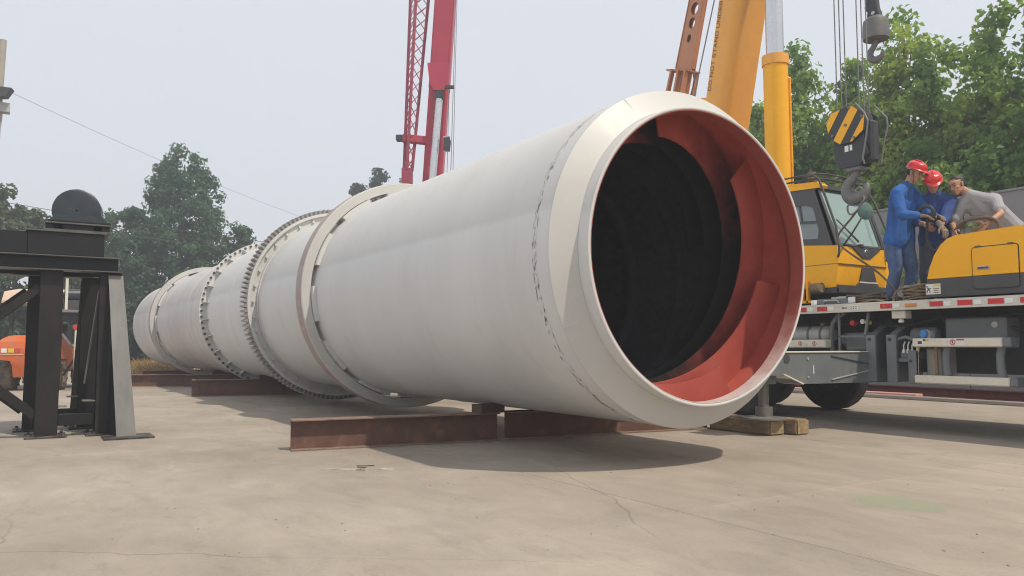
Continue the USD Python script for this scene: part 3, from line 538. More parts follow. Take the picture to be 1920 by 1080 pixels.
for u in (-7.19, -6.96):
    part(st, 'sticker', bx(u - .05, u + .05, SV - .0015, SV - .0003, 1.045, 1.125), 'sticker'); prohibit(st, u, SV - .002, 1.085, .034)
part(tc, 'expansion_tank', lathe([(0, .01), (.02, .10), (.4, .10), (.42, .01)], (-6.75, 9.62, 1.14), (1, 0, 0), 24), 'grey')
part(tc, 'guard_pipe', tube([(-6.80, 9.42, 1.0), (-6.80, 9.40, 1.20), (-6.77, 9.40, 1.36), (-6.70, 9.40, 1.45), (-6.60, 9.42, 1.50)], .032, 12), 'grey')
part(tc, 'guard_pipe', bx(-6.655, -6.625, 9.34, 9.37, .98, 1.50, .004), 'grey')
part(tc, 'guard_pipe', bx(-6.66, -6.15, 9.34, 9.37, 1.165, 1.195, .004), 'grey')
part(tc, 'guard_pipe', bar((-6.26, 9.355, 1.18), (-6.20, 9.355, 1.50), .03, .03), 'grey')
part(tc, 'battery_box', bx(-6.62, -6.22, 9.46, 9.78, 1.0, 1.23, .01), 'grey')
part(tc, 'red_valve', cyl((-6.48, 9.40, 1.36), (-6.48, 9.48, 1.36), .035, 12), 'reflred')
part(tc, 'valve_fitting', cyl((-6.33, 9.40, 1.375), (-6.33, 9.48, 1.375), .033, 12), 'white')
part(tc, 'valve_fitting', cyl((-6.27, 9.41, 1.36), (-6.27, 9.48, 1.36), .03, 12), 'signyellow')
part(tc, 'air_hose', tube([(-6.48, 9.47, 1.36), (-6.45, 9.6, 1.45), (-6.3, 9.7, 1.42), (-6.27, 9.48, 1.36)], .012, 8), 'ugrey')
# control valve block with levers
vb = part(tc, 'valve_block', bx(-5.79, -5.58, 9.36, 9.56, .90, .985, .006), 'grey')
for k in range(3):
    part(vb, 'lever', tube([(-5.75 + .055 * k, 9.37, .985), (-5.75 + .055 * k, 9.37, 1.06), (-5.735 + .055 * k, 9.38, 1.11)], .009, 8), 'white')
    part(vb, 'lever_boot', cyl((-5.75 + .055 * k, 9.37, .965), (-5.75 + .055 * k, 9.37, 1.012), .019, 10), 'white')
part(tc, 'lever_guard', tube([(-5.80, 9.35, 1.14), (-5.7, 9.34, 1.165), (-5.6, 9.35, 1.13), (-5.52, 9.36, 1.12)], .022, 10), 'grey')
part(tc, 'mount_plate', bx(-5.665, -5.53, 9.31, 9.35, .59, 1.0, .004), 'grey')
part(tc, 'plate_hole', cyl((-5.63, 9.312, .87), (-5.63, 9.307, .87), .02, 12), 'hole')
part(tc, 'mount_plate', bx(-5.80, -5.66, 9.33, 9.36, .86, .90), 'grey')
part(tc, 'junction_box', bx(-5.84, -5.66, SV + .03, SV + .17, 1.395, 1.494, .006), 'rail')
part(tc, 'work_lamp', lathe([(0, .005), (.0, .03), (.02, .036), (.05, .02)], (-5.745, 9.33, 1.345), (0, 0, 1), 16), 'white')
# coolant reservoir with blue cap, muffler box
part(tc, 'reservoir', lathe([(0, .01), (.015, .08), (.04, .10), (.30, .10), (.33, .07), (.34, .01)], (-5.74, 9.55, 1.185), (1, 0, 0), 28), 'grey')
cp = part(tc, 'filler_neck', cyl((-5.49, 9.42, 1.19), (-5.47, 9.52, 1.185), .066, 24), 'tank'); part(cp, 'blue_cap', cyl((-5.51, 9.39, 1.205), (-5.50, 9.43, 1.20), .05, 20), 'blue')
part(tc, 'silencer_box', bx(-5.30, -4.60, 9.50, 9.95, 1.10, 1.39, .02), 'grey')
part(tc, 'box_bolt', cyl((-4.72, 9.49, 1.30), (-4.72, 9.505, 1.30), .035, 16), 'tank')
# right step with two aluminium bars
rs = part(tc, 'right_step', bx(-5.57, -4.53, SV, SV + .20, 1.04, 1.147, .014), 'cream')
part(rs, 'end_cap', bx(-4.528, -4.44, SV - .003, SV + .21, 1.037, 1.15, .016), 'grey')
rs2 = part(tc, 'right_step', bx(-5.56, -4.47, SV, SV + .20, .603, .702, .014), 'cream')
part(rs2, 'end_cap', bx(-4.468, -4.39, SV - .003, SV + .21, .600, .705, .016), 'grey')
for u in (-5.19, -4.58):
    part(rs, 'step_post', tube([(u, SV + .10, .70), (u - .02, SV + .10, .8), (u - .02, SV + .10, .95), (u, SV + .10, 1.04)], .045, 14), 'grey')
part(rs, 'step_rod', bx(-5.555, -5.53, SV + .06, SV + .09, .702, 1.04), 'cream'); part(rs, 'step_rod', bx(-5.335, -5.30, SV + .06, SV + .09, .702, 1.04), 'sling')
part(tc, 'fuel_tank', bx(-5.52, -5.34, 9.45, 9.85, .68, 1.03, .02), 'tank')
part(rs, 'sticker', bx(-5.51, -5.40, SV - .0015, SV - .0003, 1.055, 1.135), 'sticker')
part(rs, 'sticker_symbol', bar((-5.495, SV - .002, 1.095), (-5.445, SV - .002, 1.095), .034, .001, upv=(0, 1, 0)), 'ink', smooth=False)
part(rs, 'sticker_band', bx(-5.43, -5.36, SV - .0015, SV - .0003, 1.115, 1.135), 'signyellow')
part(rs, 'sticker', bx(-5.12, -4.93, SV - .0015, SV - .0003, 1.055, 1.14), 'sticker'); prohibit(rs, -5.075, SV - .002, 1.098, .034)
part(rs, 'sticker_band', bx(-5.03, -4.94, SV - .0025, SV - .0016, 1.118, 1.136), 'signred')
for k, (u0_, z0_) in enumerate(((-7.5, 1.44), (-7.3, 1.40), (-6.1, 1.43), (-5.4, 1.44))):
    part(tc, 'hydraulic_hose', tube(spline_([(u0_, 9.6, z0_), (u0_ + .35, 9.55, z0_ - .07 - .02 * k), (u0_ + .8, 9.62, z0_ - .02), (u0_ + 1.3, 9.58, z0_ - .09), (u0_ + 1.6, 9.75, z0_ - .2)], 40), .016, 8), 'ugrey')
for y in (8.1, 9.5):
    for z in (.68, .9): part(ob, 'bolt_head', cyl((-6.2, y, z), (-6.186, y, z), .014, 8), 'tank', smooth=False)
for u in np.arange(-7.6, -3.8, .42): part(rail, 'rail_bolt', cyl((u, SV - .006, 1.554), (u, SV - .0005, 1.554), .008, 8), 'tank', smooth=False)
# wheels
def wheel(parent, u, v, z, r=.60, w=.34, hub='dgrey', sgn=-1):
    t = part(parent, 'tyre', lathe([(0, .30), (0, r - .06), (.03, r - .012), (.06, r), (w - .06, r), (w - .03, r - .012), (w, r - .06), (w, .30)], (u, v, z), (0, -sgn, 0), 56), 'rubber')
    part(t, 'rim', lathe([(.03, .02), (.03, .10), (.10, .12), (.10, .24), (.02, .285), (.02, .305), (.06, .305), (w - .03, .29), (w - .03, .02)], (u, v, z), (0, -sgn, 0), 40), hub)
    lug = []
    for k in range(36):
        a = k * 2 * PI / 36
        c = V3(u, v - sgn * (.11 if k % 2 else w - .11), z) + (r - .006) * V3(math.cos(a), 0, math.sin(a))
        m = bx(-.02, .009, -.05, .05, -.022, .022); T = np.eye(4); T[:3, 0] = (math.cos(a), 0, math.sin(a)); T[:3, 1] = (0, 1, 0); T[:3, 2] = np.cross(T[:3, 0], T[:3, 1]); T[:3, 3] = c; m.apply_transform(T); lug.append(m)
    part(t, 'tread', lug, 'rubber', smooth=False, kind='stuff')
for u in (-8.45, -9.85, -2.35, -.95): wheel(tc, u, 9.42, .60)
for u in (-8.45, -9.85, -2.35, -.95): wheel(tc, u, 11.86, .60, sgn=1)
for u in (-8.45, -9.85, -2.35, -.95): part(tc, 'axle', cyl((u, 9.8, .6), (u, 11.5, .6), .08, 12), 'ugrey')
# engine hood behind the carrier cab
def hoodpoly(z0, z1):
    base = Polygon([(-5.43, 1.64), (-5.395, 1.86), (-5.36, 2.0), (-5.30, 2.14), (-5.22, 2.26), (-5.14, 2.325), (-5.04, 2.358), (-4.6, 2.375), (-3.9, 2.40), (-1.8, 2.44), (-1.8, 1.64)])
    return base.intersection(sbox(-9, z0, 0, z1))
hd = part(tc, 'engine_hood', prism_xz(hoodpoly(1.862, 3), 9.33, 10.05), 'yellow', smooth=20)
part(hd, 'hood_skirt', prism_xz(hoodpoly(1.60, 1.858), 9.332, 10.048), 'dgrey', smooth=False)
def rrect(x0, x1, z0, z1, r): return sbox(x0 + r, z0 + r, x1 - r, z1 - r).buffer(r, quad_segs=5)
dd = rrect(-4.86, -4.345, 1.70, 2.195, .045)
part(hd, 'door_gap', prism_xz(dd.difference(dd.buffer(-.010)), 9.3265, 9.332), 'ugrey', smooth=False)
part(hd, 'door', prism_xz(dd.buffer(-.011).intersection(sbox(-9, 1.862, 0, 3)), 9.322, 9.331), 'yellow', smooth=False)
part(hd, 'door', prism_xz(dd.buffer(-.011).intersection(sbox(-9, 1.4, 0, 1.857)), 9.323, 9.332), 'dgrey', smooth=False)
hn = part(hd, 'door_handle', bx(-4.80, -4.66, 9.316, 9.323, 1.925, 1.965, .003), 'tank'); part(hn, 'handle_recess', bx(-4.79, -4.67, 9.3135, 9.3165, 1.934, 1.956), 'dgrey')
for u in (-4.78, -4.43): part(hd, 'door_hinge', bx(u - .03, u + .03, 9.314, 9.323, 2.185, 2.205, .003), 'dgrey')
lb = part(hd, 'warning_label', bx(-5.415, -5.235, 9.327, 9.3315, 1.675, 1.80), 'sticker')
# falling figure pictogram and lines of print
pu, pz, pv = -5.375, 1.735, 9.3255
part(lb, 'pictogram', [bar((pu - .02, pv, pz + .015), (pu + .012, pv, pz - .012), .012, .001, upv=(0, 1, 0)), bar((pu - .03, pv, pz - .02), (pu, pv, pz), .008, .001, upv=(0, 1, 0)), bar((pu + .01, pv, pz - .01), (pu + .012, pv, pz - .045), .008, .001, upv=(0, 1, 0)),
    bar((pu - .015, pv, pz + .02), (pu + .025, pv, pz + .012), .007, .001, upv=(0, 1, 0)), cyl((pu - .024, pv, pz + .034), (pu - .024, pv - .001, pz + .034), .010, 10), bar((pu - .01, pv, pz - .01), (pu - .03, pv, pz - .045), .008, .001, upv=(0, 1, 0))], 'ink', smooth=False)
part(lb, 'label_header', bx(-5.32, -5.24, 9.3255, 9.3268, 1.77, 1.792), 'signyellow')
for k in range(3): part(lb, 'print_line', bx(-5.32, -5.25 - .01 * (k % 2), 9.3255, 9.3268, 1.69 + .024 * k, 1.699 + .024 * k), 'sling')
# carrier cab further to the front, mostly outside the picture
part(tc, 'carrier_cab', prism_xz(Polygon([(-1.7, 1.15), (-1.7, 2.55), (.45, 2.55), (.75, 1.9), (.8, 1.0), (-.2, 1.0)]), 9.3, 11.6), 'yellow')
# turntable and operator cab
part(tc, 'turntable', cyl((-9.2, 10.65, 1.60), (-9.2, 10.65, 1.86), 1.0, 48), 'dgrey')
part(tc, 'upper_frame', bx(-11.9, -7.2, 10.72, 11.5, 1.80, 2.45, .02), 'yellow')
part(tc, 'counterweight', bx(-13.6, -11.95, 9.6, 11.7, 1.95, 2.9, .05), 'yellow')
part(tc, 'cab_floor', bx(-8.15, -6.80, 9.6, 10.72, 1.79, 1.862, .005), 'dgrey')
CA, CB = 9.6, 10.72
# lower shell: side face and front face are separate pressed panels
part(tc, 'cab_lower_shell', prism_xz(Polygon([(-8.15, 1.87), (-6.86, 1.87), (-6.83, 1.93), (-6.805, 2.22), (-6.815, 2.45), (-8.15, 2.58)]), CA, CB), 'yellow', smooth=30)
part(tc, 'cab_seam', bx(-8.1, -6.79, CA - .003, CB + .003, 2.195, 2.203), 'sling')
for a, b in ((CA + .03, CA + .10), ):
    pass
fx = -6.802
part(tc, 'front_black_panel', prism_yz(Polygon([(10.06, 1.865), (10.50, 1.865), (10.40, 2.165), (10.14, 2.165)]), fx - .02, fx + .006), 'dgrey', smooth=False)
part(tc, 'front_skirt', prism_yz(Polygon([(CA, 1.80), (CB, 1.80), (CB, 1.90), (10.52, 1.90), (10.5, 1.94), (10.06, 1.94), (10.02, 1.90), (CA, 1.90)]), fx - .03, fx + .004), 'dgrey', smooth=False)
part(tc, 'front_pale_strip', bx(fx - .02, fx + .008, 10.07, 10.49, 1.945, 1.965), 'rail')
part(tc, 'front_notch', prism_yz(Polygon([(9.93, 2.455), (10.02, 2.455), (10.45, 2.455), (10.60, 2.455), (10.34, 2.30), (10.16, 2.30)]), fx - .03, fx + .008), 'dgrey', smooth=False)
em = part(tc, 'front_emblem', lathe([(0, .005), (0, .055), (.008, .045), (.012, .005)], (fx + .008, 10.25, 2.375), (1, 0, 0), 24), 'chrome')
part(em, 'emblem_star', [bar((fx + .02, 10.25 - .05 * c, 2.375 - .05 * s), (fx + .02, 10.25 + .05 * c, 2.375 + .05 * s), .012, .006, upv=(1, 0, 0)) for c, s in ((1, 0), (.5, .87), (-.5, .87))], 'dgrey', smooth=False)
# glazed upper part
side = Polygon([(-8.15, 2.582), (-6.815, 2.452), (-6.86, 2.62), (-7.10, 3.30), (-8.15, 3.36)])
win = Polygon([(-7.62, 2.62), (-7.12, 2.575), (-7.10, 2.70), (-7.185, 3.04), (-7.30, 3.09), (-7.70, 3.10)]).buffer(-.02).buffer(.02)
part(tc, 'cab_side_panel', prism_xz(side.difference(win), CA, CA + .05), 'dgrey', smooth=False)
sw = part(tc, 'side_window', prism_xz(win.buffer(.01), CA + .018, CA + .024), 'glass_side', smooth=False)
part(sw, 'window_bar', bar((-7.66, CA + .015, 2.87), (-7.12, CA + .015, 2.82), .02, .035, upv=(0, 0, 1)), 'dgrey')
part(sw, 'window_bar', bar((-7.38, CA + .014, 2.85), (-7.42, CA + .014, 3.09), .02, .025, upv=(1, 0, 0)), 'dgrey')
part(tc, 'cab_side_panel', prism_xz(side.difference(win), CB - .05, CB), 'dgrey', smooth=False)
part(tc, 'cab_back_panel', bx(-8.15, -8.11, CA + .05, CB - .05, 2.58, 3.34), 'dgrey')
ws_n = unit(np.array([.84, 0, .285])); ws_o = V3(-6.83, CA, 2.47); ws_up = unit(V3(-7.10 + 6.83, 0, 3.30 - 2.47)); WL = .872
outer = Polygon([(0, 0), (CB - CA, 0), (CB - CA, WL), (0, WL)]); inner = Polygon([(.13, .025), (CB - CA - .09, .025), (CB - CA - .10, .5), (CB - CA - .13, WL - .025), (.05, WL - .025), (.07, .5)]).buffer(-.03).buffer(.03)
wf = part(tc, 'windscreen_frame', prism(outer.difference(inner), ws_o, (0, 1, 0), ws_up, -.05), 'dgrey', smooth=False)
part(wf, 'windscreen', prism(inner.buffer(.012), ws_o + .012 * np.cross([0, 1, 0], ws_up) * -1 - .0 * ws_n, (0, 1, 0), ws_up, -.006), 'glass', smooth=False)
for k, (a, b) in enumerate((((.16, .38), (.52, .06)), ((.22, .33), (.50, .05)))):
    p = lambda q: ws_o + V3(0, q[0], 0) + ws_up * q[1] + ws_n * .03
    part(wf, 'wiper', bar(p(a), p(b), .014, .014), 'ink')
part(wf, 'wiper_motor', bx(-6.84, -6.78, 10.10, 10.17, 2.45, 2.50, .006), 'ink')
part(tc, 'cab_roof', prism_xz(Polygon([(-8.18, 3.365), (-7.06, 3.303), (-7.04, 3.34), (-7.10, 3.40), (-8.18, 3.47)]), CA - .012, CA + .16), 'yellow')
part(tc, 'cab_roof', prism_xz(Polygon([(-8.18, 3.365), (-7.07, 3.303), (-7.07, 3.36), (-8.18, 3.43)]), CA + .162, CB + .01), 'dgrey')
part(tc, 'driver_seat', [bx(-7.75, -7.3, 9.95, 10.4, 2.2, 2.62, .05), bx(-7.85, -7.72, 9.95, 10.4, 2.6, 3.15, .04)], 'ugrey')
part(tc, 'control_console', bx(-7.25, -6.98, 10.05, 10.35, 2.3, 2.6, .03), 'ugrey')
# roof guard and handrails
for z, uu in ((3.53, 0), (3.46, .02)):
    part(tc, 'roof_guard', tube([(-8.1, CA + .02, z + .02), (-7.3, CA + .02, z), (-7.08, CA + .03, z - .02), (-7.04, CA + .12, z - .02), (-7.04, CB - .1, z - .02)], .014, 8), 'ink')
for v in (CA + .3, CA + .55, CA + .8): part(tc, 'roof_guard', tube([(-8.1, v, 3.54), (-7.04, v, 3.51)], .010, 6), 'ink')
part(tc, 'handrail', tube([(-7.3, CA - .03, 3.50), (-7.14, CA - .03, 3.49), (-7.05, CA - .03, 3.42), (-6.95, CA - .03, 3.15), (-6.80, CA - .03, 2.72), (-6.755, CA - .03, 2.42), (-6.76, CA - .03, 2.33), (-6.80, CA, 2.29)], .017, 10), 'ink')
part(tc, 'handrail', tube([(-7.04, CB - .02, 3.35), (-6.95, CB + .01, 3.15), (-6.78, CB + .01, 2.72), (-6.75, CB + .01, 2.42), (-6.76, CB + .01, 2.33), (-6.80, CB, 2.29)], .017, 10), 'ink')
mi = part(tc, 'mirror_arm', tube([(-6.80, 9.72, 2.45), (-6.66, 9.74, 2.62), (-6.60, 9.82, 2.78), (-6.60, 9.94, 2.92)], .013, 8), 'ink')
part(mi, 'mirror', lathe([(0, .005), (0, .12), (.012, .125), (.03, .09), (.035, .005)], (-6.60, 9.94, 2.93), (.9, -.3, 0), 28), 'mirror')
part(tc, 'beacon', cyl((-7.45, 9.95, 3.5), (-7.45, 9.95, 3.64), .06, 16), 'sling')
part(tc, 'cab_mount', [bx(-7.42, -7.36, CA - .06, CA, 1.66, 1.98, .006), bx(-7.30, -7.26, CA - .06, CA, 1.66, 1.98, .006), bx(-7.48, -7.2, CA - .06, CA + .02, 1.66, 1.70, .004)], 'yellow', smooth=False)
part(tc, 'slew_motor', cyl((-7.16, CA - .1, 1.87), (-7.0, CA - .1, 1.87), .07, 16), 'sling')
# boom
b0 = V3(-10.536, 10.87, 2.40); bd = unit(V3(.3073, -.0907, 1.0)); bL = 13.2
ex = unit(V3(1, 0, 0) - bd[0] * bd); ey = np.cross(bd, ex)        # ex towards +u, ey towards +v
def boomsec(w, h, c, s0, s1, o=(0, 0)):
    P = Polygon([(-w / 2 + c, -h / 2), (w / 2 - c, -h / 2), (w / 2, -h / 2 + c), (w / 2, h / 2 - c), (w / 2 - c, h / 2), (-w / 2 + c, h / 2), (-w / 2, h / 2 - c), (-w / 2, -h / 2 + c)]).buffer(-.14 if w > .55 else -.08).buffer(.14 if w > .55 else .08, quad_segs=6)
    return prism(affinity.translate(P, *o), b0 + bd * s0, ex, ey, s1 - s0)
bm = part(tc, 'main_boom', boomsec(.607, .80, .13, 0, 9.2), 'boomyellow', smooth=50)
part(tc, 'boom_section', boomsec(.52, .68, .10, 9.2, 11.6), 'boomyellow', smooth=25)
part(tc, 'boom_head', boomsec(.46, .60, .09, 11.6, 12.9), 'boomyellow', smooth=25)
part(tc, 'boom_collar', boomsec(.65, .84, .13, 8.9, 9.2), 'boomyellow', smooth=25)
part(tc, 'boom_pivot', cyl((-10.536, 10.45, 2.4), (-10.536, 11.3, 2.4), .22, 24), 'dgrey')
txt = meshkit.text_mesh('DO NOT STAND UNDER', .075, .003)
txt.vertices[:, 0] *= 1.52 / txt.bounds[1][0]
T = np.eye(4); T[:3, 0], T[:3, 1], T[:3, 2] = bd, -ex, np.cross(bd, -ex)
T[:3, 3] = b0 + bd * 3.30 - ex * .085 - ey * .4005 
if T[:3, 2] @ ey > 0: T[:3, 2] *= -1
txt.apply_transform(T)
part(bm, 'lettering', txt, 'lettering', smooth=False)
# head sheaves and rope guides
hs = b0 + bd * 12.7
part(tc, 'head_sheave', cyl(hs + ex * .45 - ey * .45, hs + ex * .45 + ey * .2, .26, 28), 'hookblk')
part(tc, 'sheave_bracket', [bar(hs - ex * .1 - ey * .5, hs + ex * .9 - ey * .5, .03, .35), bar(hs - ex * .1 + ey * .25, hs + ex * .9 + ey * .25, .03, .35)], 'boomyellow', smooth=False)
part(tc, 'rooster_sheave', cyl(hs + ex * .15 - ey * .75 - bd * .2, hs + ex * .15 - ey * .6 - bd * .2, .2, 24), 'hookblk')
# luffing cylinder
cb, ct = V3(-8.47, 10.46, 2.0), V3(-8.395, 10.36, 5.80); cd = unit(ct - cb)
cy = part(tc, 'luffing_cylinder', cyl(cb, ct - cd * .14, .195, 40), 'yellow')
part(cy, 'cylinder_collar', cyl(ct - cd * .16, ct, .213, 40), 'boomyellow')
part(cy, 'cylinder_rod', cyl(ct, ct + cd * 2.6, .142, 32), 'chrome')
part(cy, 'oil_pipe', tube([cb + V3(.12, .20, .2), ct + V3(.115, .19, -.5), ct + V3(.118, .195, -.38), ct + V3(.07, .12, -.32)], .022, 8), 'yellow')
part(cy, 'oil_pipe', tube([cb + V3(.17, .15, .2), ct + V3(.165, .14, -.5), ct + V3(.17, .145, -.4), ct + V3(.1, .09, -.33)], .018, 8), 'yellow')
# stowed jib beside the boom
j0 = V3(-11.42, 11.2, 6.2); jd = unit(V3(.30, 0, 1.0)); jx = unit(V3(1, 0, 0) - jd[0] * jd); jy = np.cross(jd, jx)
plate = Polygon([(.0, -.24), (.42, -.225), (2.0, -.20), (2.0, .20), (.42, .225), (.0, .24)])
for c, a, b in ((.62, .055, .085), (.92, .085, .11), (1.20, .10, .12)):
    plate = plate.difference(affinity.scale(Point(0, 0).buffer(1, quad_segs=6), b, a, origin=(0, 0)).__class__(affinity.translate(affinity.scale(Point(0, 0).buffer(1, quad_segs=6), b, a, origin=(0, 0)), c, 0)))
plate = plate.difference(Polygon([(1.44, -.16), (1.44, .16), (1.88, .03), (1.88, -.03)]))
jb = part(tc, 'stowed_jib', prism(plate, j0 + jd * .42 - jy * .05, jd, jx, .012), 'jib', smooth=False)
part(jb, 'jib_plate', prism(plate, j0 + jd * .42 + jy * .05, jd, jx, .012), 'jib', smooth=False)
part(jb, 'jib_edge', [bar(j0 + jd * .45 + jx * s, j0 + jd * 2.4 + jx * s * .8, .13, .014, upv=jx) for s in (-.225, .225)], 'jib', smooth=False)
part(jb, 'jib_base', [bar(j0 - jd * .1 + jx * sx + jy * sy, j0 + jd * .42 + jx * sx * .9 + jy * sy, .09, .05) for sx in (-.22, .0, .22) for sy in (-.15, .15)], 'jib', smooth=False)
part(jb, 'jib_flange', bar(j0 + jd * .40 - jx * .36, j0 + jd * .40 + jx * .26, .36, .03, upv=jd), 'jib')
for a in (-.12, .12):
    for sx in (-1, 1): part(jb, 'chord', cyl(j0 + jd * 2.4 + jx * sx * .18 + jy * a, j0 + jd * 8 + jx * sx * .18 + jy * a, .035, 10), 'jib')
part(jb, 'lattice', [cyl(j0 + jd * (2.42 + .45 * k) + jx * .18 * (-1) ** k + jy * a, j0 + jd * (2.42 + .45 * (k + 1)) - jx * .18 * (-1) ** k + jy * a, .018, 8) for k in range(12) for a in (-.12, .12)], 'jib')
part(jb, 'jib_bracket', bar(j0 - jd * .25, b0 + bd * 3.2 + ey * .3, .12, .16), 'boomyellow')
part(jb, 'loose_cable', tube([j0 + jd * .4 + jx * .24, j0 + jd * .2 + jx * .33, j0 + jx * .30 - jd * .05, j0 + jx * .2 - jd * .1], .012, 6), 'ink')
part(tc, 'hoist_cable', cyl((-11.2, 11.0, 4.9), (-9.2, 11.0, 10.9), .012, 8), 'rope')

# hook block hanging in front of the cab
hk = thing('hook_block', 'large crane hook block with black and yellow stripes hanging before the cab', 'hook block')
HV = 9.35
def hp(u, z): return V3(u, HV, z)
pl = Polygon([(-6.66, 4.06), (-6.58, 4.20), (-6.33, 4.235), (-6.27, 4.24), (-6.07, 4.07), (-6.10, 3.86), (-6.27, 3.74), (-6.46, 3.74), (-6.62, 3.86)])
bk = part(hk, 'side_plate', prism_xz(pl, HV - .125, HV - .10), 'hookblk', smooth=False)
ang = math.radians(56); c0 = (-6.36, 3.985)
for off in (-.245, 0.0, .235):
    w = .055 if abs(off) > .1 else .062
    st_ = affinity.translate(affinity.rotate(sbox(-.6, -w, .6, w), math.degrees(ang), origin=(0, 0)), c0[0] + off * math.sin(ang), c0[1] - off * math.cos(ang)).intersection(pl.buffer(-.008))
    if not st_.is_empty: part(bk, 'yellow_stripe', prism_xz(st_, HV - .129, HV - .1255), 'yellow', smooth=False)
for q in ((-6.36, 3.985), (-6.30, 4.21), (-6.24, 3.79), (-6.56, 3.88), (-6.12, 4.05)): part(bk, 'plate_bolt', cyl((q[0], HV - .14, q[1]), (q[0], HV - .126, q[1]), .02, 10), 'hook')
lowp = Polygon([(-6.56, 3.90), (-6.16, 3.98), (-6.07, 3.55), (-6.20, 3.42), (-6.50, 3.42), (-6.56, 3.6)])
part(hk, 'lower_plate', prism_xz(lowp, HV - .098, HV - .07), 'hookblk', smooth=False); part(hk, 'lower_plate', prism_xz(lowp, HV + .10, HV + .125), 'hookblk', smooth=False)
part(hk, 'side_plate', prism_xz(pl, HV + .126, HV + .15), 'hookblk', smooth=False)
for v in (-.05, .0, .05): part(hk, 'sheave', lathe([(0, .05), (0, .25), (.012, .225), (.03, .225), (.042, .25), (.042, .05)], (-6.34, HV + v - .021, 4.0), (0, 1, 0), 36), 'hook')
part(hk, 'cheek_block', bx(-6.30, -6.02, HV - .06, HV + .10, 3.45, 4.0, .03), 'hookblk')
part(hk, 'white_plate', bx(-6.40, -6.345, HV - .104, HV - .0985, 3.63, 3.71), 'white'); part(hk, 'white_plate', bx(-6.325, -6.29, HV - .104, HV - .0985, 3.635, 3.71), 'white')
part(hk, 'rope_guard', tube([(-6.20, HV - .14, 4.24), (-6.07, HV - .15, 4.08), (-6.02, HV - .15, 3.96), (-6.06, HV - .14, 3.75), (-6.13, HV - .12, 3.5), (-6.12, HV - .1, 3.42)], .012, 8), 'rope')
part(hk, 'rope_guard', tube([(-6.10, HV + .12, 4.22), (-5.93, HV + .12, 4.02), (-5.92, HV + .12, 3.9), (-5.98, HV + .12, 3.7), (-6.03, HV + .12, 3.42)], .012, 8), 'rope')
part(hk, 'hook_nut', bx(-6.42, -6.20, HV - .08, HV + .08, 3.36, 3.43, .015), 'hook')
hc = V3(-6.30, HV, 3.12)
ph = np.radians(np.concatenate([np.linspace(112, 255, 14), np.linspace(268, 385, 12)]))
rad = np.interp(np.degrees(ph), [112, 180, 270, 330, 385], [.16, .15, .115, .12, .145]); thick = np.interp(np.degrees(ph), [112, 180, 230, 270, 330, 385], [.06, .085, .10, .095, .07, .03])
hook_path = [hp(-6.30, 3.40), hp(-6.315, 3.33)] + [hc + V3(r * math.cos(a), 0, r * math.sin(a)) for a, r in zip(ph, rad)]
part(hk, 'hook', tube(hook_path, np.concatenate([[.055, .055], thick]), 16), 'hook', smooth=50)
part(hk, 'hook_latch', tube([hc + V3(-.03, -.02, .2), hc + V3(.12, -.02, .08)], .014, 8), 'hook')
part(hk, 'ring_shackle', lathe([(-.012, .055), (0, .043), (.012, .055), (0, .067)], hc + V3(.03, -.01, -.03), (0, 1, 0), 20), 'bright')
# ropes of the hook block
def head_at(u, v): return (u, v, 14.9)
for k, (u, v) in enumerate(((-6.53, HV - .05), (-6.495, HV), (-6.46, HV + .05), (-6.20, HV - .05), (-6.165, HV), (-6.13, HV + .05))):
    part(hk, 'hoist_rope', cyl((u, v, 4.02), (u, v, 14.9), .008, 8), 'rope')
# wire slings hanging from the hook
sl = thing('wire_sling', 'loose wire rope sling looped from the big hook down to the deck', 'sling')
sp = np.array([(-6.25, HV - .03, 3.06), (-6.18, HV - .06, 2.95), (-6.30, HV - .05, 2.90), (-6.42, HV - .04, 2.92), (-6.40, HV - .04, 2.80), (-6.26, HV - .05, 2.86), (-6.16, HV - .03, 3.0)])
from scipy.interpolate import CubicSpline
def spline(P, n): P = np.asarray(P, float); t = np.arange(len(P)); return CubicSpline(t, P)(np.linspace(0, len(P) - 1, n))
part(sl, 'loop', tube(spline(sp, 50), .012, 8), 'rope')
part(sl, 'long_leg', tube(spline([(-6.20, HV - .05, 3.0), (-6.33, HV - .03, 2.80), (-6.55, HV, 2.62), (-6.62, HV, 2.50), (-6.55, HV, 2.38), (-6.35, HV, 2.22), (-6.08, HV + .05, 2.0), (-5.95, HV + .15, 1.80), (-5.92, HV + .2, 1.64)], 70), .014, 8), 'chainbrown')

# hook ball
hb = thing('hook_ball', 'small grey crane hook with round weight hanging at the upper right', 'hook ball')
bu, bv, bz = -6.25, 9.8, 5.38
part(hb, 'ball_weight', lathe([(.17, .02), (.17, .10), (.12, .155), (.06, .165), (-.08, .17), (-.14, .165), (-.155, .10), (-.155, .02)], (bu, bv, bz), (0, 0, 1), 40), 'hook')
part(hb, 'rope_socket', prism_xz(Polygon([(bu - .10, bz + .16), (bu - .09, bz + .26), (bu - .13, bz + .33), (bu - .08, bz + .62), (bu + .02, bz + .62), (bu + .05, bz + .3), (bu + .09, bz + .16)]), bv - .04, bv + .04), 'hookblk', smooth=False)
part(hb, 'socket_pin', cyl((bu, bv - .06, bz + .22), (bu, bv - .04, bz + .22), .025, 14), 'tank')
a_ = np.radians(np.linspace(120, 370, 22))
part(hb, 'hook', tube([(bu, bv, bz - .15), (bu - .02, bv, bz - .2)] + [(bu - .0 + .095 * math.cos(a), bv, bz - .33 + .095 * math.sin(a)) for a in a_], np.concatenate([[.04, .04], np.interp(np.arange(22), [0, 12, 21], [.04, .05, .018])]), 14), 'hook', smooth=50)
part(hb, 'hoist_rope', cyl((bu - .03, bv, bz + .6), (bu - .03, bv, 14.6), .012, 8), 'rope')

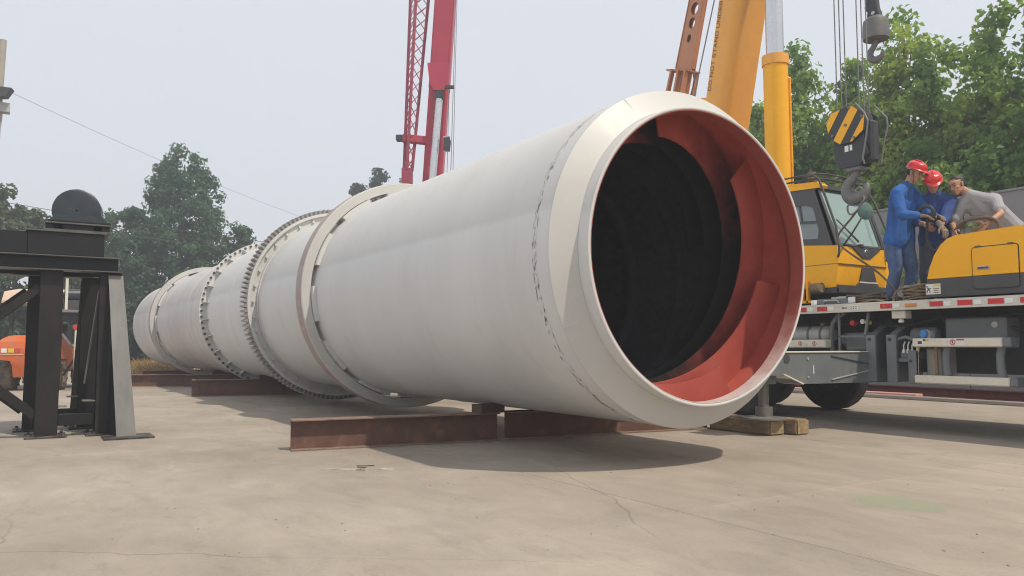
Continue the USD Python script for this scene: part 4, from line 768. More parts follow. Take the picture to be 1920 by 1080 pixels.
# timber blocks under the jack
def timber(label, c, L, w, h, rot, seed):
    q = np.random.default_rng(seed)
    m = bx(-L / 2, L / 2, -w / 2, w / 2, 0, h, .02); m = m.subdivide().subdivide(); m.vertices += q.normal(0, .004, m.vertices.shape) * [1, 1, .6]
    m.vertices[:, 2] = np.maximum(m.vertices[:, 2], 0.0)
    T = trimesh.transformations.rotation_matrix(rot, [0, 0, 1]); T[:3, 3] = c; m.apply_transform(T)
    t = thing('timber_block', label, 'timber'); part(t, 'log', m, 'wood', smooth=35)
    e = bx(L / 2 + .001, L / 2 + .006, -w / 2 + .015, w / 2 - .015, .015, h - .015, .002); e.apply_transform(T); part(t, 'sawn_end', e, 'woodend')
timber('longer weathered timber block with dark side under the crane jack', (-6.78, 7.64, 0), .95, .26, .185, .02, 1)
timber('shorter timber block beside the longer one at the crane jack', (-6.55, 7.93, 0), .75, .24, .185, .06, 2)

# ------------------------------------------------------------------ things lying on the crane deck
def coil(label, c, r, turns, rr, m, seed, name='rope_coil', flat=.35):
    q = np.random.default_rng(seed); t = np.linspace(0, turns * 2 * PI, int(turns * 26))
    P = np.stack([c[0] + r * (1 + .18 * np.sin(t * .37 + seed)) * np.cos(t) * 1.0, c[1] + r * flat * np.sin(t) * (1 + .2 * np.cos(t * .61)), c[2] + rr + rr * 1.6 * (t / (2 * PI)) * .55 + .012 * np.sin(2.3 * t)], 1)
    return single(name, tube(P, rr, 7), m, label, 'rope')
coil('heap of brown rope on the deck left of the first worker', (-6.35, 9.50, 1.60), .27, 8, .016, 'chainbrown', 1)
coil('yellowish rope loops on the deck left of the first worker', (-6.22, 9.42, 1.60), .17, 3, .012, 'sling', 2)
coil('tangled grey brown rope heap on the deck between worker and hood', (-5.60, 9.46, 1.60), .15, 15, .014, 'sling', 4, flat=.6)
single('rope_loop', tube(spline([(-5.86, 9.36, 1.61), (-5.82, 9.36, 1.73), (-5.72, 9.37, 1.78), (-5.6, 9.40, 1.77), (-5.52, 9.42, 1.70), (-5.45, 9.5, 1.78)], 40), .013, 8), 'sling', 'pale rope arc standing up beside the hood label', 'rope')
single('deck_bar', bx(-6.95, -6.2, 9.62, 9.68, 1.70, 1.735, .006), 'rail', 'pale flat bar lying on the deck under the cab', 'bar')
h_ = thing('deck_handle_box', 'small grey toolbox with handle on the deck edge under the cab', 'toolbox')
part(h_, 'case', bx(-6.98, -6.40, 9.32, 9.46, 1.603, 1.69, .012), 'grey'); part(h_, 'handle', tube([(-6.84, 9.31, 1.63), (-6.82, 9.29, 1.665), (-6.62, 9.29, 1.665), (-6.60, 9.31, 1.63)], .011, 8), 'tank')
single('paper_tag', bx(-6.46, -6.36, 9.305, 9.315, 1.625, 1.70), 'white', 'white tag on the grey toolbox on the deck', 'tag')
single('white_canister', bx(-7.02, -6.95, 9.27, 9.33, 1.613, 1.68, .01), 'white', 'small white canister on the deck edge near the kiln mouth', 'canister')
single('pale_crate', bx(-5.95, -5.35, 10.45, 10.9, 1.60, 2.12, .02), 'clothbox', 'pale box on the deck between the two helmeted workers', 'box')
# sling ring leaning on the hood
t_ = np.linspace(0, 2 * PI, 60)
sr = thing('hose_ring', 'ring of brown hose leaning on the hood in front of the grey shirt man', 'hose')
for k in range(3):
    part(sr, 'hose_turn', tube(np.stack([-5.10 + (.27 - .012 * k) * np.cos(t_), 9.93 + .02 * k + .05 * np.sin(t_), 2.45 + (.185 + .008 * k) * np.sin(t_) + .012 * np.sin(3 * t_ + k)], 1), .017, 8, cap=False), 'chainbrown')
part(sr, 'hook_end', tube(spline([(-5.16, 9.93, 2.48), (-5.06, 9.92, 2.50), (-5.02, 9.92, 2.54), (-5.07, 9.92, 2.57), (-5.12, 9.92, 2.53)], 24), .018, 8), 'sling')

# ------------------------------------------------------------------ people
def sph(c, r, n=1):
    m = trimesh.creation.icosphere(n, 1.0).vertices; return np.asarray(c) + m * np.asarray(r)
def solid(chains, edge=.02, smooth=8):
    """chains: list of [(point, radius), ...]; hull each bone, add all, refine and smooth"""
    parts = []
    for ch in chains:
        for (a, ra), (b, rb) in zip(ch[:-1], ch[1:]):
            parts.append(m3.Manifold.hull_points(np.vstack([sph(a, ra), sph(b, rb)])))
    m = m3.Manifold.batch_boolean(parts, m3.OpType.Add)
    m = m.refine_to_length(edge).to_mesh()
    t = trimesh.Trimesh(m.vert_properties[:, :3], m.tri_verts, process=True)
    v0 = t.vertices.copy(); trimesh.smoothing.filter_taubin(t, iterations=smooth); d = t.vertices - v0; L = np.linalg.norm(d, axis=1)
    t.vertices = np.where((L > max(.02, edge * 1.2))[:, None] | ~np.isfinite(L)[:, None], v0, t.vertices); return t
def folds(t, amp, sc, seed, stretch=(1, 1, .6)):
    n = t.vertex_normals; k = meshkit.fbm(t.vertices * sc * np.array(stretch), 3, seed) - .5
    t.vertices = t.vertices + n * (2 * amp * k)[:, None]; return t
def hand(w, d, nrm, curl=.7, s=1.0, thumb=1):
    """chains for a hand: w wrist, d pointing direction, nrm palm normal"""
    d = unit(d); nrm = unit(np.asarray(nrm) - (np.asarray(nrm) @ d) * d); sd = np.cross(nrm, d) * thumb
    ch = [[(w, .026 * s), (w + d * .045 * s + sd * .018 * s, .018 * s), (w + d * .085 * s + sd * .026 * s, .014 * s)], [(w, .026 * s), (w + d * .045 * s - sd * .018 * s, .018 * s), (w + d * .082 * s - sd * .028 * s, .013 * s)], [(w + d * .085 * s + sd * .026 * s, .014 * s), (w + d * .082 * s - sd * .028 * s, .013 * s)]]
    for k, (o, L) in enumerate(((.030, .072), (.010, .080), (-.010, .075), (-.029, .058))):
        p = w + d * .084 * s + sd * o * s; dirn = d; q = [(p, .0105 * s)]
        for j, f in enumerate((.45, .32, .23)):
            a = curl * (.55 + .35 * j); dirn = unit(d * math.cos(a) + nrm * math.sin(a)); p = p + dirn * L * f * s; q.append((p, (.0098 - .0008 * j) * s))
        ch.append(q)
    p0 = w + d * .03 * s + sd * .026 * s; p1 = p0 + (d * .6 + sd * .7 + nrm * .35) * .04 * s; p2 = p1 + (d * .85 + sd * .15 + nrm * .5) * .034 * s
    ch.append([(w + d * .02 * s + sd * .012 * s, .019 * s), (p0, .014 * s), (p1, .0115 * s), (p2, .0095 * s)]); return ch
def head_parts(c, f, upv, s=1.0):
    """c centre of the skull, f facing direction, upv up; returns chains for the head and a local-to-world function"""
    f = unit(f); upv = unit(np.asarray(upv) - (np.asarray(upv) @ f) * f); sd = np.cross(upv, f)          # sd: the person's left
    L = lambda x, y, z: np.asarray(c) + s * (f * x + sd * y + upv * z)
    ch = [[(L(-.022, 0, .035), .078 * s), (L(.022, 0, .03), .073 * s)], [(L(.022, 0, .03), .073 * s), (L(.040, 0, -.055), .05 * s)], [(L(.040, 0, -.055), .05 * s), (L(.052, 0, -.086), .027 * s)],
          [(L(.03, .036, -.07), .026 * s), (L(.055, 0, -.095), .026 * s)], [(L(.03, -.036, -.07), .026 * s), (L(.055, 0, -.095), .026 * s)],
          [(L(.082, 0, .005), .010 * s), (L(.108, 0, -.030), .014 * s)], [(L(.095, .012, -.033), .009 * s), (L(.095, -.012, -.033), .009 * s)],
          [(L(.072, .034, .022), .015 * s), (L(.080, .008, .022), .014 * s)], [(L(.072, -.034, .022), .015 * s), (L(.080, -.008, .022), .014 * s)],
          [(L(.083, .016, -.062), .010 * s), (L(.083, -.016, -.062), .010 * s)], [(L(.060, .040, -.02), .02 * s), (L(.05, .045, -.03), .02 * s)], [(L(.060, -.040, -.02), .02 * s), (L(.05, -.045, -.03), .02 * s)],
          [(L(-.010, .077, .015), .016 * s), (L(-.004, .077, -.028), .011 * s)], [(L(-.010, -.077, .015), .016 * s), (L(-.004, -.077, -.028), .011 * s)]]
    return ch, L
def helmet(p, L, s=1.0):
    n = 28; th = np.linspace(0, 2 * PI, n, endpoint=False); v, f = [], []
    rows = [(0.0, 1.00), (.35, .995), (.65, .93), (.95, .78), (1.2, .55), (1.42, .25), (1.5, .02)]
    pts = []
    for a, k in rows:
        z = .052 + .098 * math.sin(min(a, PI / 2)) * (1 if a < 1.5 else 1.0)
        for t in th:
            pts.append(L((.128 if math.cos(t) > 0 else .122) * k * math.cos(t), .105 * k * math.sin(t), z + (.007 if abs(math.sin(t)) < .25 and k < .95 else 0)))
    nr = len(rows)
    for i in range(nr - 1):
        for j in range(n):
            j2 = (j + 1) % n; f += [[i * n + j, i * n + j2, (i + 1) * n + j2], [i * n + j, (i + 1) * n + j2, (i + 1) * n + j]]
    dome = trimesh.Trimesh(np.array(pts), f, process=False)
    h = part(p, 'helmet', dome, 'helmet', smooth=60)
    vis = [L((.128 if math.cos(t) > 0 else .122) * math.cos(t) * k, .105 * k * math.sin(t), z) for k, z in ((.99, .054), (1.10, .046), (1.10, .050), (1.0, .060)) for t in th]
    vis = np.array(vis); fr_ = [max(0, math.cos(t)) for t in th]
    for r_i in (1, 2):
        for j in range(n): vis[r_i * n + j] += (L(1, 0, 0) - L(0, 0, 0)) * .034 * fr_[j] ** 2 - (L(0, 0, 1) - L(0, 0, 0)) * .012 * fr_[j] ** 2
    ff = []
    for i in range(4):
        i2 = (i + 1) % 4
        for j in range(n): j2 = (j + 1) % n; ff += [[i * n + j, i2 * n + j2, i * n + j2], [i * n + j, i2 * n + j, i2 * n + j2]]
    part(h, 'brim', trimesh.Trimesh(vis, ff, process=False), 'helmet', smooth=40)
    part(h, 'headband', tube([L(.104 * math.cos(t), .092 * math.sin(t), .040) for t in np.linspace(.55 * PI, 1.45 * PI, 16)], .013, 8), 'tank')
    part(h, 'chin_strap', tube([L(.02, .088, .04), L(.035, .082, -.03), L(.05, .045, -.098), L(.052, 0, -.113), L(.05, -.045, -.098), L(.035, -.082, -.03), L(.02, -.088, .04)], .004, 6), 'ink')
    ridge = [L(x, 0, z) for x, z in ((.10, .10), (.06, .142), (0, .158), (-.06, .146), (-.10, .11))]
    part(h, 'ridge', tube(spline(ridge, 14), .012 * s, 8), 'helmet')
    return h
def limb(ch, *pr): ch.append([(np.asarray(a, float), b) for a, b in pr])
def person(label, J, face, headup, top, legs, hat, sleeves, gloves=(), hscale=1.0, palm=None, curl=.8):
    """J: joints; body is one continuous mesh, clothes and hair are its children"""
    p = thing('person', label, 'person')
    body = []
    hc_, L = head_parts(J['head'], face, headup, hscale); body += hc_
    nb = L(-.02, 0, -.04)
    limb(body, (nb, .052), (J['neck'], .058)); limb(body, (J['neck'], .07), (J['chest'], .12), (J['hip'], .12))
    for s in 'LR':
        limb(body, (J['neck'], .055), (J['sh' + s], .05), (J['el' + s], .041), (J['wr' + s], .028))
        limb(body, (J['hip'], .11), (J['hp' + s], .085), (J['kn' + s], .056), (J['an' + s], .042), (J['to' + s], .035))
        body += hand(J['wr' + s] + 0, J['hd' + s], J['pn' + s], curl, 1.0, 1 if s == 'L' else -1)
    B = part(p, 'body', solid(body, .011, 6), 'skin', smooth=60)
    for sy in (-1, 1):
        e = trimesh.creation.icosphere(2, .0125 * hscale); e.apply_translation(L(.077, sy * .031, .004)); part(B, 'eye', e, 'ink', smooth=True)
        part(B, 'eyebrow', tube([L(.088, sy * .012, .024), L(.085, sy * .032, .030), L(.073, sy * .048, .024)], .005, 6), 'hair')
    part(B, 'mouth', tube([L(.0895, -.018, -.062), L(.0935, 0, -.061), L(.0895, .018, -.062)], .0035, 6), 'signred')
    # torso garment
    g_ = []
    sl_ = {'L': 1.0, 'R': 1.0}
    ax = unit(J['shL'] - J['shR'])
    limb(g_, (J['neck'] - V3(0, 0, .01), .075), (J['neck'] * .4 + J['chest'] * .6, .12))
    limb(g_, (J['neck'], .08), (J['chest'], .145), ((J['chest'] + J['hip']) / 2, .142), (J['hip'] + V3(0, 0, top.get('hem', -.05)), .145))
    for o in (-.075, .075):
        limb(g_, (J['chest'] + ax * o + V3(0, 0, .08), .115), (J['chest'] + ax * o, .13), ((J['chest'] + J['hip']) / 2 + ax * o * .9, .125), (J['hip'] + ax * o + V3(0, 0, top.get('hem', -.05)), top.get('hemr', .135)))
    for s in 'LR':
        w = J['el' + s] + (J['wr' + s] - J['el' + s]) * sleeves if sleeves > 0 else J['sh' + s] + (J['el' + s] - J['sh' + s]) * (1 + sleeves)
        limb(g_, (J['chest'] + (J['sh' + s] - J['chest']) * .3 + V3(0, 0, .05), .11), (J['sh' + s], .078)); limb(g_, (J['neck'] - unit(nb - J['neck']) * .005, .078), (J['sh' + s], .082))
        if sleeves > 0: limb(g_, (J['sh' + s], .078), (J['el' + s], .066), (w, .052))
        else: limb(g_, (J['sh' + s], .078), (w, .068))
    part(B, top['name'], folds(solid(g_, .017, 5), top.get('amp', .017), 9, top['seed']), top['m'], smooth=70)
    if top.get('collar'):
        part(B, 'collar', folds(solid([[(J['neck'] + unit(nb - J['neck']) * .02 - ax * .03, .055), (J['neck'] + unit(nb - J['neck']) * .02 + ax * .03, .055)]], .012, 4), .004, 20, 3), top['m'], smooth=70)
    tr = []
    limb(tr, (J['hip'] - ax * .05 + V3(0, 0, .02), .125), (J['hip'] + ax * .05 + V3(0, 0, .02), .125))
    for s in 'LR':
        limb(tr, (J['hip'] + (J['hp' + s] - J['hip']) * .6, .125), (J['hp' + s] - V3(0, 0, .06), .108), (J['kn' + s], .082), (J['an' + s] + V3(0, 0, .03), .072))
    part(B, 'trousers', folds(solid(tr, .017, 5), .019, 10, top['seed'] + 5, (1, 1, .8)), legs, smooth=70)
    for s in 'LR':
        part(B, 'shoe', solid([[(J['an' + s] - V3(0, 0, .02), .05), (J['an' + s] - unit(J['to' + s] - J['an' + s]) * .03 - V3(0, 0, .03), .045), (J['to' + s], .042)]], .015, 4), 'boot', smooth=60)
    for s in gloves:
        gl_ = hand(J['wr' + s] + 0, J['hd' + s], J['pn' + s], curl, 1.13, 1 if s == 'L' else -1); limb(gl_, (J['wr' + s] - unit(J['hd' + s]) * .05, .038), (J['wr' + s], .033))
        part(B, 'glove', solid(gl_, .009, 4), 'glove', smooth=60)
    if hat: helmet(B, L, hscale); 
    hh = solid([[(L(-.03, 0, .045), .080 * hscale), (L(-.005, 0, .062), .074 * hscale)], [(L(-.05, .03, .0), .05 * hscale), (L(-.05, -.03, .0), .05 * hscale)], [(L(-.03, .05, .03), .035 * hscale), (L(-.03, -.05, .03), .035 * hscale)]] + ([] if hat else [[(L(.03, .02, .092), .022 * hscale), (L(.03, -.02, .092), .022 * hscale)]]), .013, 4)
    part(B, 'hair', hh, 'hair', smooth=60)
    return p
DK = 1.60
# first worker: royal blue, seen from behind at three-quarters, turned to the right
J1 = dict(head=V3(-5.765, 9.78, 3.295), neck=V3(-5.855, 9.76, 3.13), chest=V3(-5.93, 9.75, 2.90), hip=V3(-5.99, 9.75, 2.50), shR=V3(-5.88, 9.56, 3.02), shL=V3(-5.86, 9.94, 3.02),
    elR=V3(-5.80, 9.50, 2.73), wrR=V3(-5.63, 9.62, 2.70), elL=V3(-5.72, 9.98, 2.76), wrL=V3(-5.56, 9.86, 2.70), hdR=V3(.9, .35, -.1), hdL=V3(.9, -.3, -.15), pnR=V3(0, .3, -1), pnL=V3(0, -.3, -1),
    hpR=V3(-6.02, 9.66, 2.42), hpL=V3(-5.96, 9.84, 2.42), knR=V3(-5.99, 9.64, 2.03), knL=V3(-5.90, 9.86, 2.03), anR=V3(-6.05, 9.62, 1.69), anL=V3(-5.96, 9.88, 1.69), toR=V3(-5.91, 9.58, 1.645), toL=V3(-5.82, 9.84, 1.645))
person('worker in royal blue jacket and red helmet standing leftmost on the crane deck', J1, V3(.86, .10, -.42), V3(.3, 0, 1), dict(name='jacket', m='jacket1', seed=11, collar=True, hem=-.06, hemr=.15), 'trous1', True, .86, gloves='RL')
# second worker: darker blue, bent forward, facing the viewer's right
J2 = dict(head=V3(-5.62, 9.93, 3.155), neck=V3(-5.68, 10.05, 3.02), chest=V3(-5.72, 10.12, 2.83), hip=V3(-5.78, 10.22, 2.45), shR=V3(-5.87, 9.98, 2.93), shL=V3(-5.52, 10.14, 2.92),
    elR=V3(-5.84, 9.84, 2.66), wrR=V3(-5.68, 9.80, 2.62), elL=V3(-5.50, 9.96, 2.68), wrL=V3(-5.44, 9.76, 2.56), hdR=V3(.75, .0, -.6), hdL=V3(.5, -.1, -.7), pnR=V3(.3, .7, -.5), pnL=V3(-.6, .2, -.4),
    hpR=V3(-5.86, 10.17, 2.38), hpL=V3(-5.70, 10.25, 2.38), knR=V3(-5.84, 10.08, 2.0), knL=V3(-5.66, 10.18, 2.0), anR=V3(-5.84, 10.14, 1.69), anL=V3(-5.64, 10.24, 1.69), toR=V3(-5.80, 10.0, 1.645), toL=V3(-5.58, 10.11, 1.645))
person('worker in navy blue jacket and red helmet bending down between the other two', J2, V3(.45, -.62, -.62), V3(.25, -.4, .85), dict(name='jacket', m='jacket2', seed=23, collar=True, hem=-.03), 'trous2', True, .5, gloves='L')
# third worker: grey T-shirt, leaning over the hood
J3 = dict(head=V3(-5.435, 10.16, 3.115), neck=V3(-5.335, 10.27, 2.985), chest=V3(-5.22, 10.42, 2.80), hip=V3(-5.02, 10.66, 2.46), shR=V3(-5.46, 10.27, 2.84), shL=V3(-5.08, 10.38, 2.87),
    elR=V3(-5.50, 10.13, 2.60), wrR=V3(-5.38, 9.98, 2.50), elL=V3(-4.94, 10.20, 2.68), wrL=V3(-4.98, 10.0, 2.56), hdR=V3(.2, -.7, -.4), hdL=V3(-.4, -.6, -.5), pnR=V3(.6, .1, -.6), pnL=V3(-.5, .2, -.7),
    hpR=V3(-5.10, 10.62, 2.40), hpL=V3(-4.94, 10.70, 2.40), knR=V3(-5.12, 10.52, 2.02), knL=V3(-4.92, 10.60, 2.02), anR=V3(-5.08, 10.62, 1.69), anL=V3(-4.88, 10.70, 1.69), toR=V3(-5.13, 10.49, 1.645), toL=V3(-4.94, 10.57, 1.645))
person('bareheaded man in grey T-shirt leaning over the yellow hood', J3, V3(-.22, -.90, -.30), V3(-.22, -.25, .95), dict(name='tee_shirt', m='tee', seed=37, hem=-.02, amp=.012), 'trous2', False, -.35)
# tool held by the first two
tl = thing('shackle', 'black steel shackle and strap held by the two helmeted workers', 'shackle')
part(tl, 'bow', tube(spline([(-5.66, 9.66, 2.74), (-5.60, 9.64, 2.80), (-5.52, 9.66, 2.80), (-5.48, 9.68, 2.72), (-5.54, 9.68, 2.64)], 30), .024, 8), 'hookblk')
part(tl, 'pin', cyl((-5.68, 9.67, 2.73), (-5.46, 9.69, 2.70), .022, 12), 'hookblk')
part(tl, 'strap', tube(spline([(-5.56, 9.68, 2.66), (-5.60, 9.72, 2.50), (-5.60, 9.74, 2.36), (-5.54, 9.74, 2.26), (-5.48, 9.75, 2.3)], 24), .018, 8), 'hookblk')

# ------------------------------------------------------------------ red crane behind the kiln
rc = thing('red_crane', 'red crane with lattice jib beside its raised boom, behind the kiln', 'crane')
cf = V3(-math.cos(YAW), -math.sin(YAW), 0); cr = V3(right[0], right[1], 0)
def RP(r, z, t=0): return cf * (27.0 + t) + cr * r + V3(0, 0, z)
def rbox(r0, r1, z0, z1, t0, t1, b=.02):
    m = bx(r0, r1, t0, t1, z0, z1, b); T = np.eye(4); T[:3, 0], T[:3, 1], T[:3, 3] = cr, cf, cf * 27; m.apply_transform(T); return m
part(rc, 'carrier', rbox(-7.5, 2.6, .8, 1.5, .2, 2.6), 'redcrane'); part(rc, 'carrier_cab', rbox(.8, 2.8, 1.3, 2.6, .3, 2.5, .1), 'redcrane'); part(rc, 'turntable_house', rbox(-4.6, -1.2, 1.52, 2.5, .3, 2.5, .06), 'redcrane')
for r in (-6.5, -5.1, -.2, 1.4):
    for t in (.2, 2.25):
        part(rc, 'wheel', tube([RP(r, .53, t), RP(r, .53, t + .34)], .53, 28), 'rubber')
xz = lambda z: -2.80 + (z - 6.8) * .069
bl_, bu_ = RP(xz(1.9), 1.9, .9), RP(xz(10.2), 10.2, .3); up_ = RP(xz(20), 20, -.4)
def rsec(p, q, w, h, c=.08):
    d = unit(q - p); x = unit(cr - (cr @ d) * d); y = np.cross(d, x)
    return prism(Polygon([(-w / 2 + c, -h / 2), (w / 2 - c, -h / 2), (w / 2, -h / 2 + c), (w / 2, h / 2 - c), (w / 2 - c, h / 2), (-w / 2 + c, h / 2), (-w / 2, h / 2 - c), (-w / 2, -h / 2 + c)]), p, x, y, np.linalg.norm(q - p))
part(rc, 'boom_base', rsec(bl_, bu_, .68, .8), 'redcrane', smooth=20)
part(rc, 'boom_upper', rsec(bu_ + unit(up_ - bu_) * -.1, up_, .70, .85), 'redcrane', smooth=20)
# saddle where the luffing cylinder joins, a wedge-shaped shield
sd_ = Polygon([(-.375, .85), (.375, .85), (.375, .25), (.22, -.12), (-.16, -.12), (-.3, .2)])
part(rc, 'cylinder_saddle', prism(sd_, RP(xz(10.05), 10.05, -.12) + cr * -.0, cr, (0, 0, 1), .12), 'redcrane', smooth=False)
part(rc, 'saddle_pin', prism(sbox(-.13, -.42, .13, -.1), RP(xz(10.0) + .06, 10.0, -.14), cr, (0, 0, 1), .16), 'hookblk', smooth=False)
part(rc, 'luffing_cylinder', tube([RP(xz(2) + .08, 2.0, -.7), RP(xz(9.6) + .08, 9.6, -.22)], .125, 20), 'chrome')
part(rc, 'luffing_sleeve', tube([RP(xz(2) + .08, 2.0, -.7), RP(xz(5) + .08, 5.0, -.52)], .18, 20), 'redcrane')
jx0 = lambda x, y: ((x - 960) / 1476 * 27, 1.05 + (649 - y) / 1476 * 27)
def jl(r, z, t): return RP(r, z, t)
ch0, ch1 = [jx0(752, 315), jx0(761, 315), jx0(769, 315)], [jx0(762, -60), jx0(777, -60), jx0(801, -60)]
chords = []
for (a, b), t in zip(zip(ch0, ch1), (.35, -.12, .15)):
    chords.append((RP(*a, t), RP(*b, t)))
jb2 = part(rc, 'stowed_jib', rbox(jx0(752, 0)[0] - .02, jx0(768, 0)[0] + .02, 6.0, jx0(0, 312)[1], -.15, .4, .02), 'redjib')
for a, b in chords: part(jb2, 'chord', cyl(a, b, .055, 10), 'redjib')
lat = []
for k in range(15):
    f0, f1 = k / 15, (k + 1) / 15
    for i, j in ((0, 1), (1, 2), (0, 2)):
        A0, A1, B0, B1 = chords[i][0], chords[i][1], chords[j][0], chords[j][1]
        P = lambda A, B, f: A + (B - A) * f
        lat.append(cyl(P(A0, A1, f0), P(B0, B1, f1), .016, 6)); 
        if (i, j) != (0, 2): lat.append(cyl(P(B0, B1, f0), P(A0, A1, f1), .016, 6))
part(jb2, 'lattice', lat, 'redjib', kind='stuff')
ra, rb = jx0(744, 252), jx0(803, 256)
part(rc, 'jib_bracket', bar(RP(ra[0] + .12, ra[1], .1), RP(rb[0] + .1, rb[1], .25), .3, .26, .02), 'redcrane')
part(rc, 'bracket_end', bar(RP(ra[0] - .1, ra[1], .1), RP(ra[0] + .16, ra[1], .1), .28, .2, .02), 'hookblk')
rh = thing('red_crane_hook', 'small dark hook block on thin ropes right of the red boom', 'hook block')
for x0, x1, y1, w in ((838, 841, 165, .012), (845, 854, -60, .012), (849, 856, -60, .012)):
    a, b = jx0(x0, 330), jx0(x1, y1); part(rh, 'hoist_rope', cyl(RP(a[0], a[1], -.35), RP(b[0], b[1], -.35), w, 6), 'rope')
hb_ = jx0(838, 270); m = prism(Polygon([(-.13, -.2), (.1, -.24), (.13, .1), (.08, .24), (-.1, .2)]), RP(hb_[0], hb_[1], -.3), cr, (0, 0, 1), .16); part(rh, 'block', m, 'hookblk', smooth=False)
sv_ = jx0(843, 162); part(rc, 'guide_sheave', prism(sbox(-.16, -.05, .16, .05), RP(sv_[0] - .02, sv_[1], -.4), cr, (0, 0, 1), .1), 'hookblk', smooth=False)
part(rh, 'block_bracket', [bar(RP(hb_[0] - .14, hb_[1] + .25, -.38), RP(hb_[0] + .1, hb_[1] + .25, -.38), .04, .04), bar(RP(hb_[0] - .14, hb_[1] - .25, -.38), RP(hb_[0] + .1, hb_[1] - .25, -.38), .04, .04)], 'tank')

# ------------------------------------------------------------------ forklift and stand at the left
fk = thing('forklift', 'orange forklift with peach roof seen through the black frame', 'forklift')
F0 = V3(-22.43, .37, 0); _a = math.radians(14); fd = unit(cf * math.cos(_a) - cr * math.sin(_a)); fsd = V3(-fd[1], fd[0], 0)
def FT(m):
    T = np.eye(4); T[:3, 0], T[:3, 1], T[:3, 3] = fd, fsd, F0; m.apply_transform(T); return m
back = Polygon([(-.62, .40), (-.62, 1.06), (-.56, 1.22), (-.40, 1.32), (.40, 1.32), (.56, 1.22), (.62, 1.06), (.62, .40), (.3, .32), (-.3, .32)])
for sg in (-1, 1): back = back.difference(sbox(*sorted((sg * .27, sg * .75)), .1, .70).buffer(.03) if False else Polygon([(sg * .29, .1), (sg * .29, .60), (sg * .34, .71), (sg * .70, .75), (sg * .80, .6), (sg * .80, .1)]))
cwm = trimesh.boolean.intersection([prism_yz(back, -.8, .6), prism_xz(Polygon([(-.50, .30), (-.60, .60), (-.63, .95), (-.58, 1.16), (-.42, 1.29), (-.1, 1.33), (.55, 1.33), (.55, .30)]), -.7, .7)], engine='manifold')
part(fk, 'counterweight', FT(cwm), 'orange', smooth=30)
part(fk, 'body', FT(bx(.56, 1.9, -.55, .55, .45, 1.1, .05)), 'orange')
for dx_, y0 in ((.0, -.66), (.0, .38), (1.75, -.72), (1.75, .42)):
    r = .34 if dx_ < 1 else .37
    t = part(fk, 'tyre', FT(lathe([(0, .17), (0, r - .05), (.03, r), (.27, r), (.30, r - .05), (.30, .17)], (dx_, y0, r), (0, 1, 0), 40)), 'dustrubber')
    part(t, 'rim', FT(lathe([(.02, .01), (.02, .08), (.07, .10), (.05, .175), (.25, .175), (.25, .01)], (dx_, y0, r), (0, 1, 0), 28)), 'drygrass')
    lug = []
    for k in range(26):
        a = k * 2 * PI / 26; m = bx(-.02, .018, -.075, .075, -.022, .022); T = np.eye(4); T[:3, 0] = (math.cos(a), 0, math.sin(a)); T[:3, 1] = (0, 1, 0); T[:3, 2] = np.cross(T[:3, 0], T[:3, 1]); T[:3, 3] = V3(dx_, y0 + (.08 if k % 2 else .22), r) + r * T[:3, 0]; m.apply_transform(T); lug.append(FT(m))
    part(t, 'tread', lug, 'dustrubber', smooth=False, kind='stuff')
for i, (c, y0) in enumerate((('white', .40), ('signyellow', .25), ('signred', .12))):
    part(fk, 'decal', FT(bx(-.632, -.6265, y0, y0 + .12, .90, 1.0)), c)
part(fk, 'trim_line', FT(bx(-.632, -.6235, .05, .56, .845, .858)), 'cream')
part(fk, 'seat', FT(bx(.1, .6, -.25, .25, 1.33, 1.5, .04)), 'ugrey'); part(fk, 'seat_back', FT(bx(-.05, .1, -.25, .25, 1.4, 1.95, .04)), 'ugrey')
part(fk, 'steering_wheel', FT(lathe([(-.012, .16), (0, .148), (.012, .16), (0, .172)], (.95, 0, 1.62), unit((-.5, 0, .86)), 24)), 'ink')
part(fk, 'dashboard', FT(bx(1.05, 1.3, -.45, .45, 1.1, 1.6, .04)), 'ugrey')
for x_, x2 in ((-.15, .0), (1.4, 1.2)):
    for y in (-.5, .5): part(fk, 'roof_post', FT(bar((x_, y, 1.2), (x2, y, 2.15), .06, .06)), 'ugrey')
rf = FT(trimesh.creation.box(bounds=[[-.45, -.62, 2.08], [1.55, .62, 2.14]]).subdivide().subdivide().subdivide()); 
part(fk, 'roof_tarp', folds(rf, .03, 3, 5, (1, 1, 1)), 'tarp', smooth=40)
q = FT(prism(Polygon([(-.45, -.02), (1.55, -.02), (1.4, .2), (.6, .34), (-.3, .22)]), (0, .62, 2.14), (1, 0, 0), (0, 0, 1), 1.24)); part(fk, 'roof_tarp', q, 'tarp', smooth=20)
for y in (-.35, .35): part(fk, 'mast', FT(bx(2.3, 2.45, y - .05, y + .05, .1, 2.3, .01)), 'ugrey')
for y in (-.3, .3): part(fk, 'fork', FT(bx(2.5, 3.5, y - .06, y + .06, .08, .12)), 'ugrey')
part(fk, 'mast_crossbar', FT(bx(2.3, 2.45, -.3, .3, 2.2, 2.3)), 'ugrey')

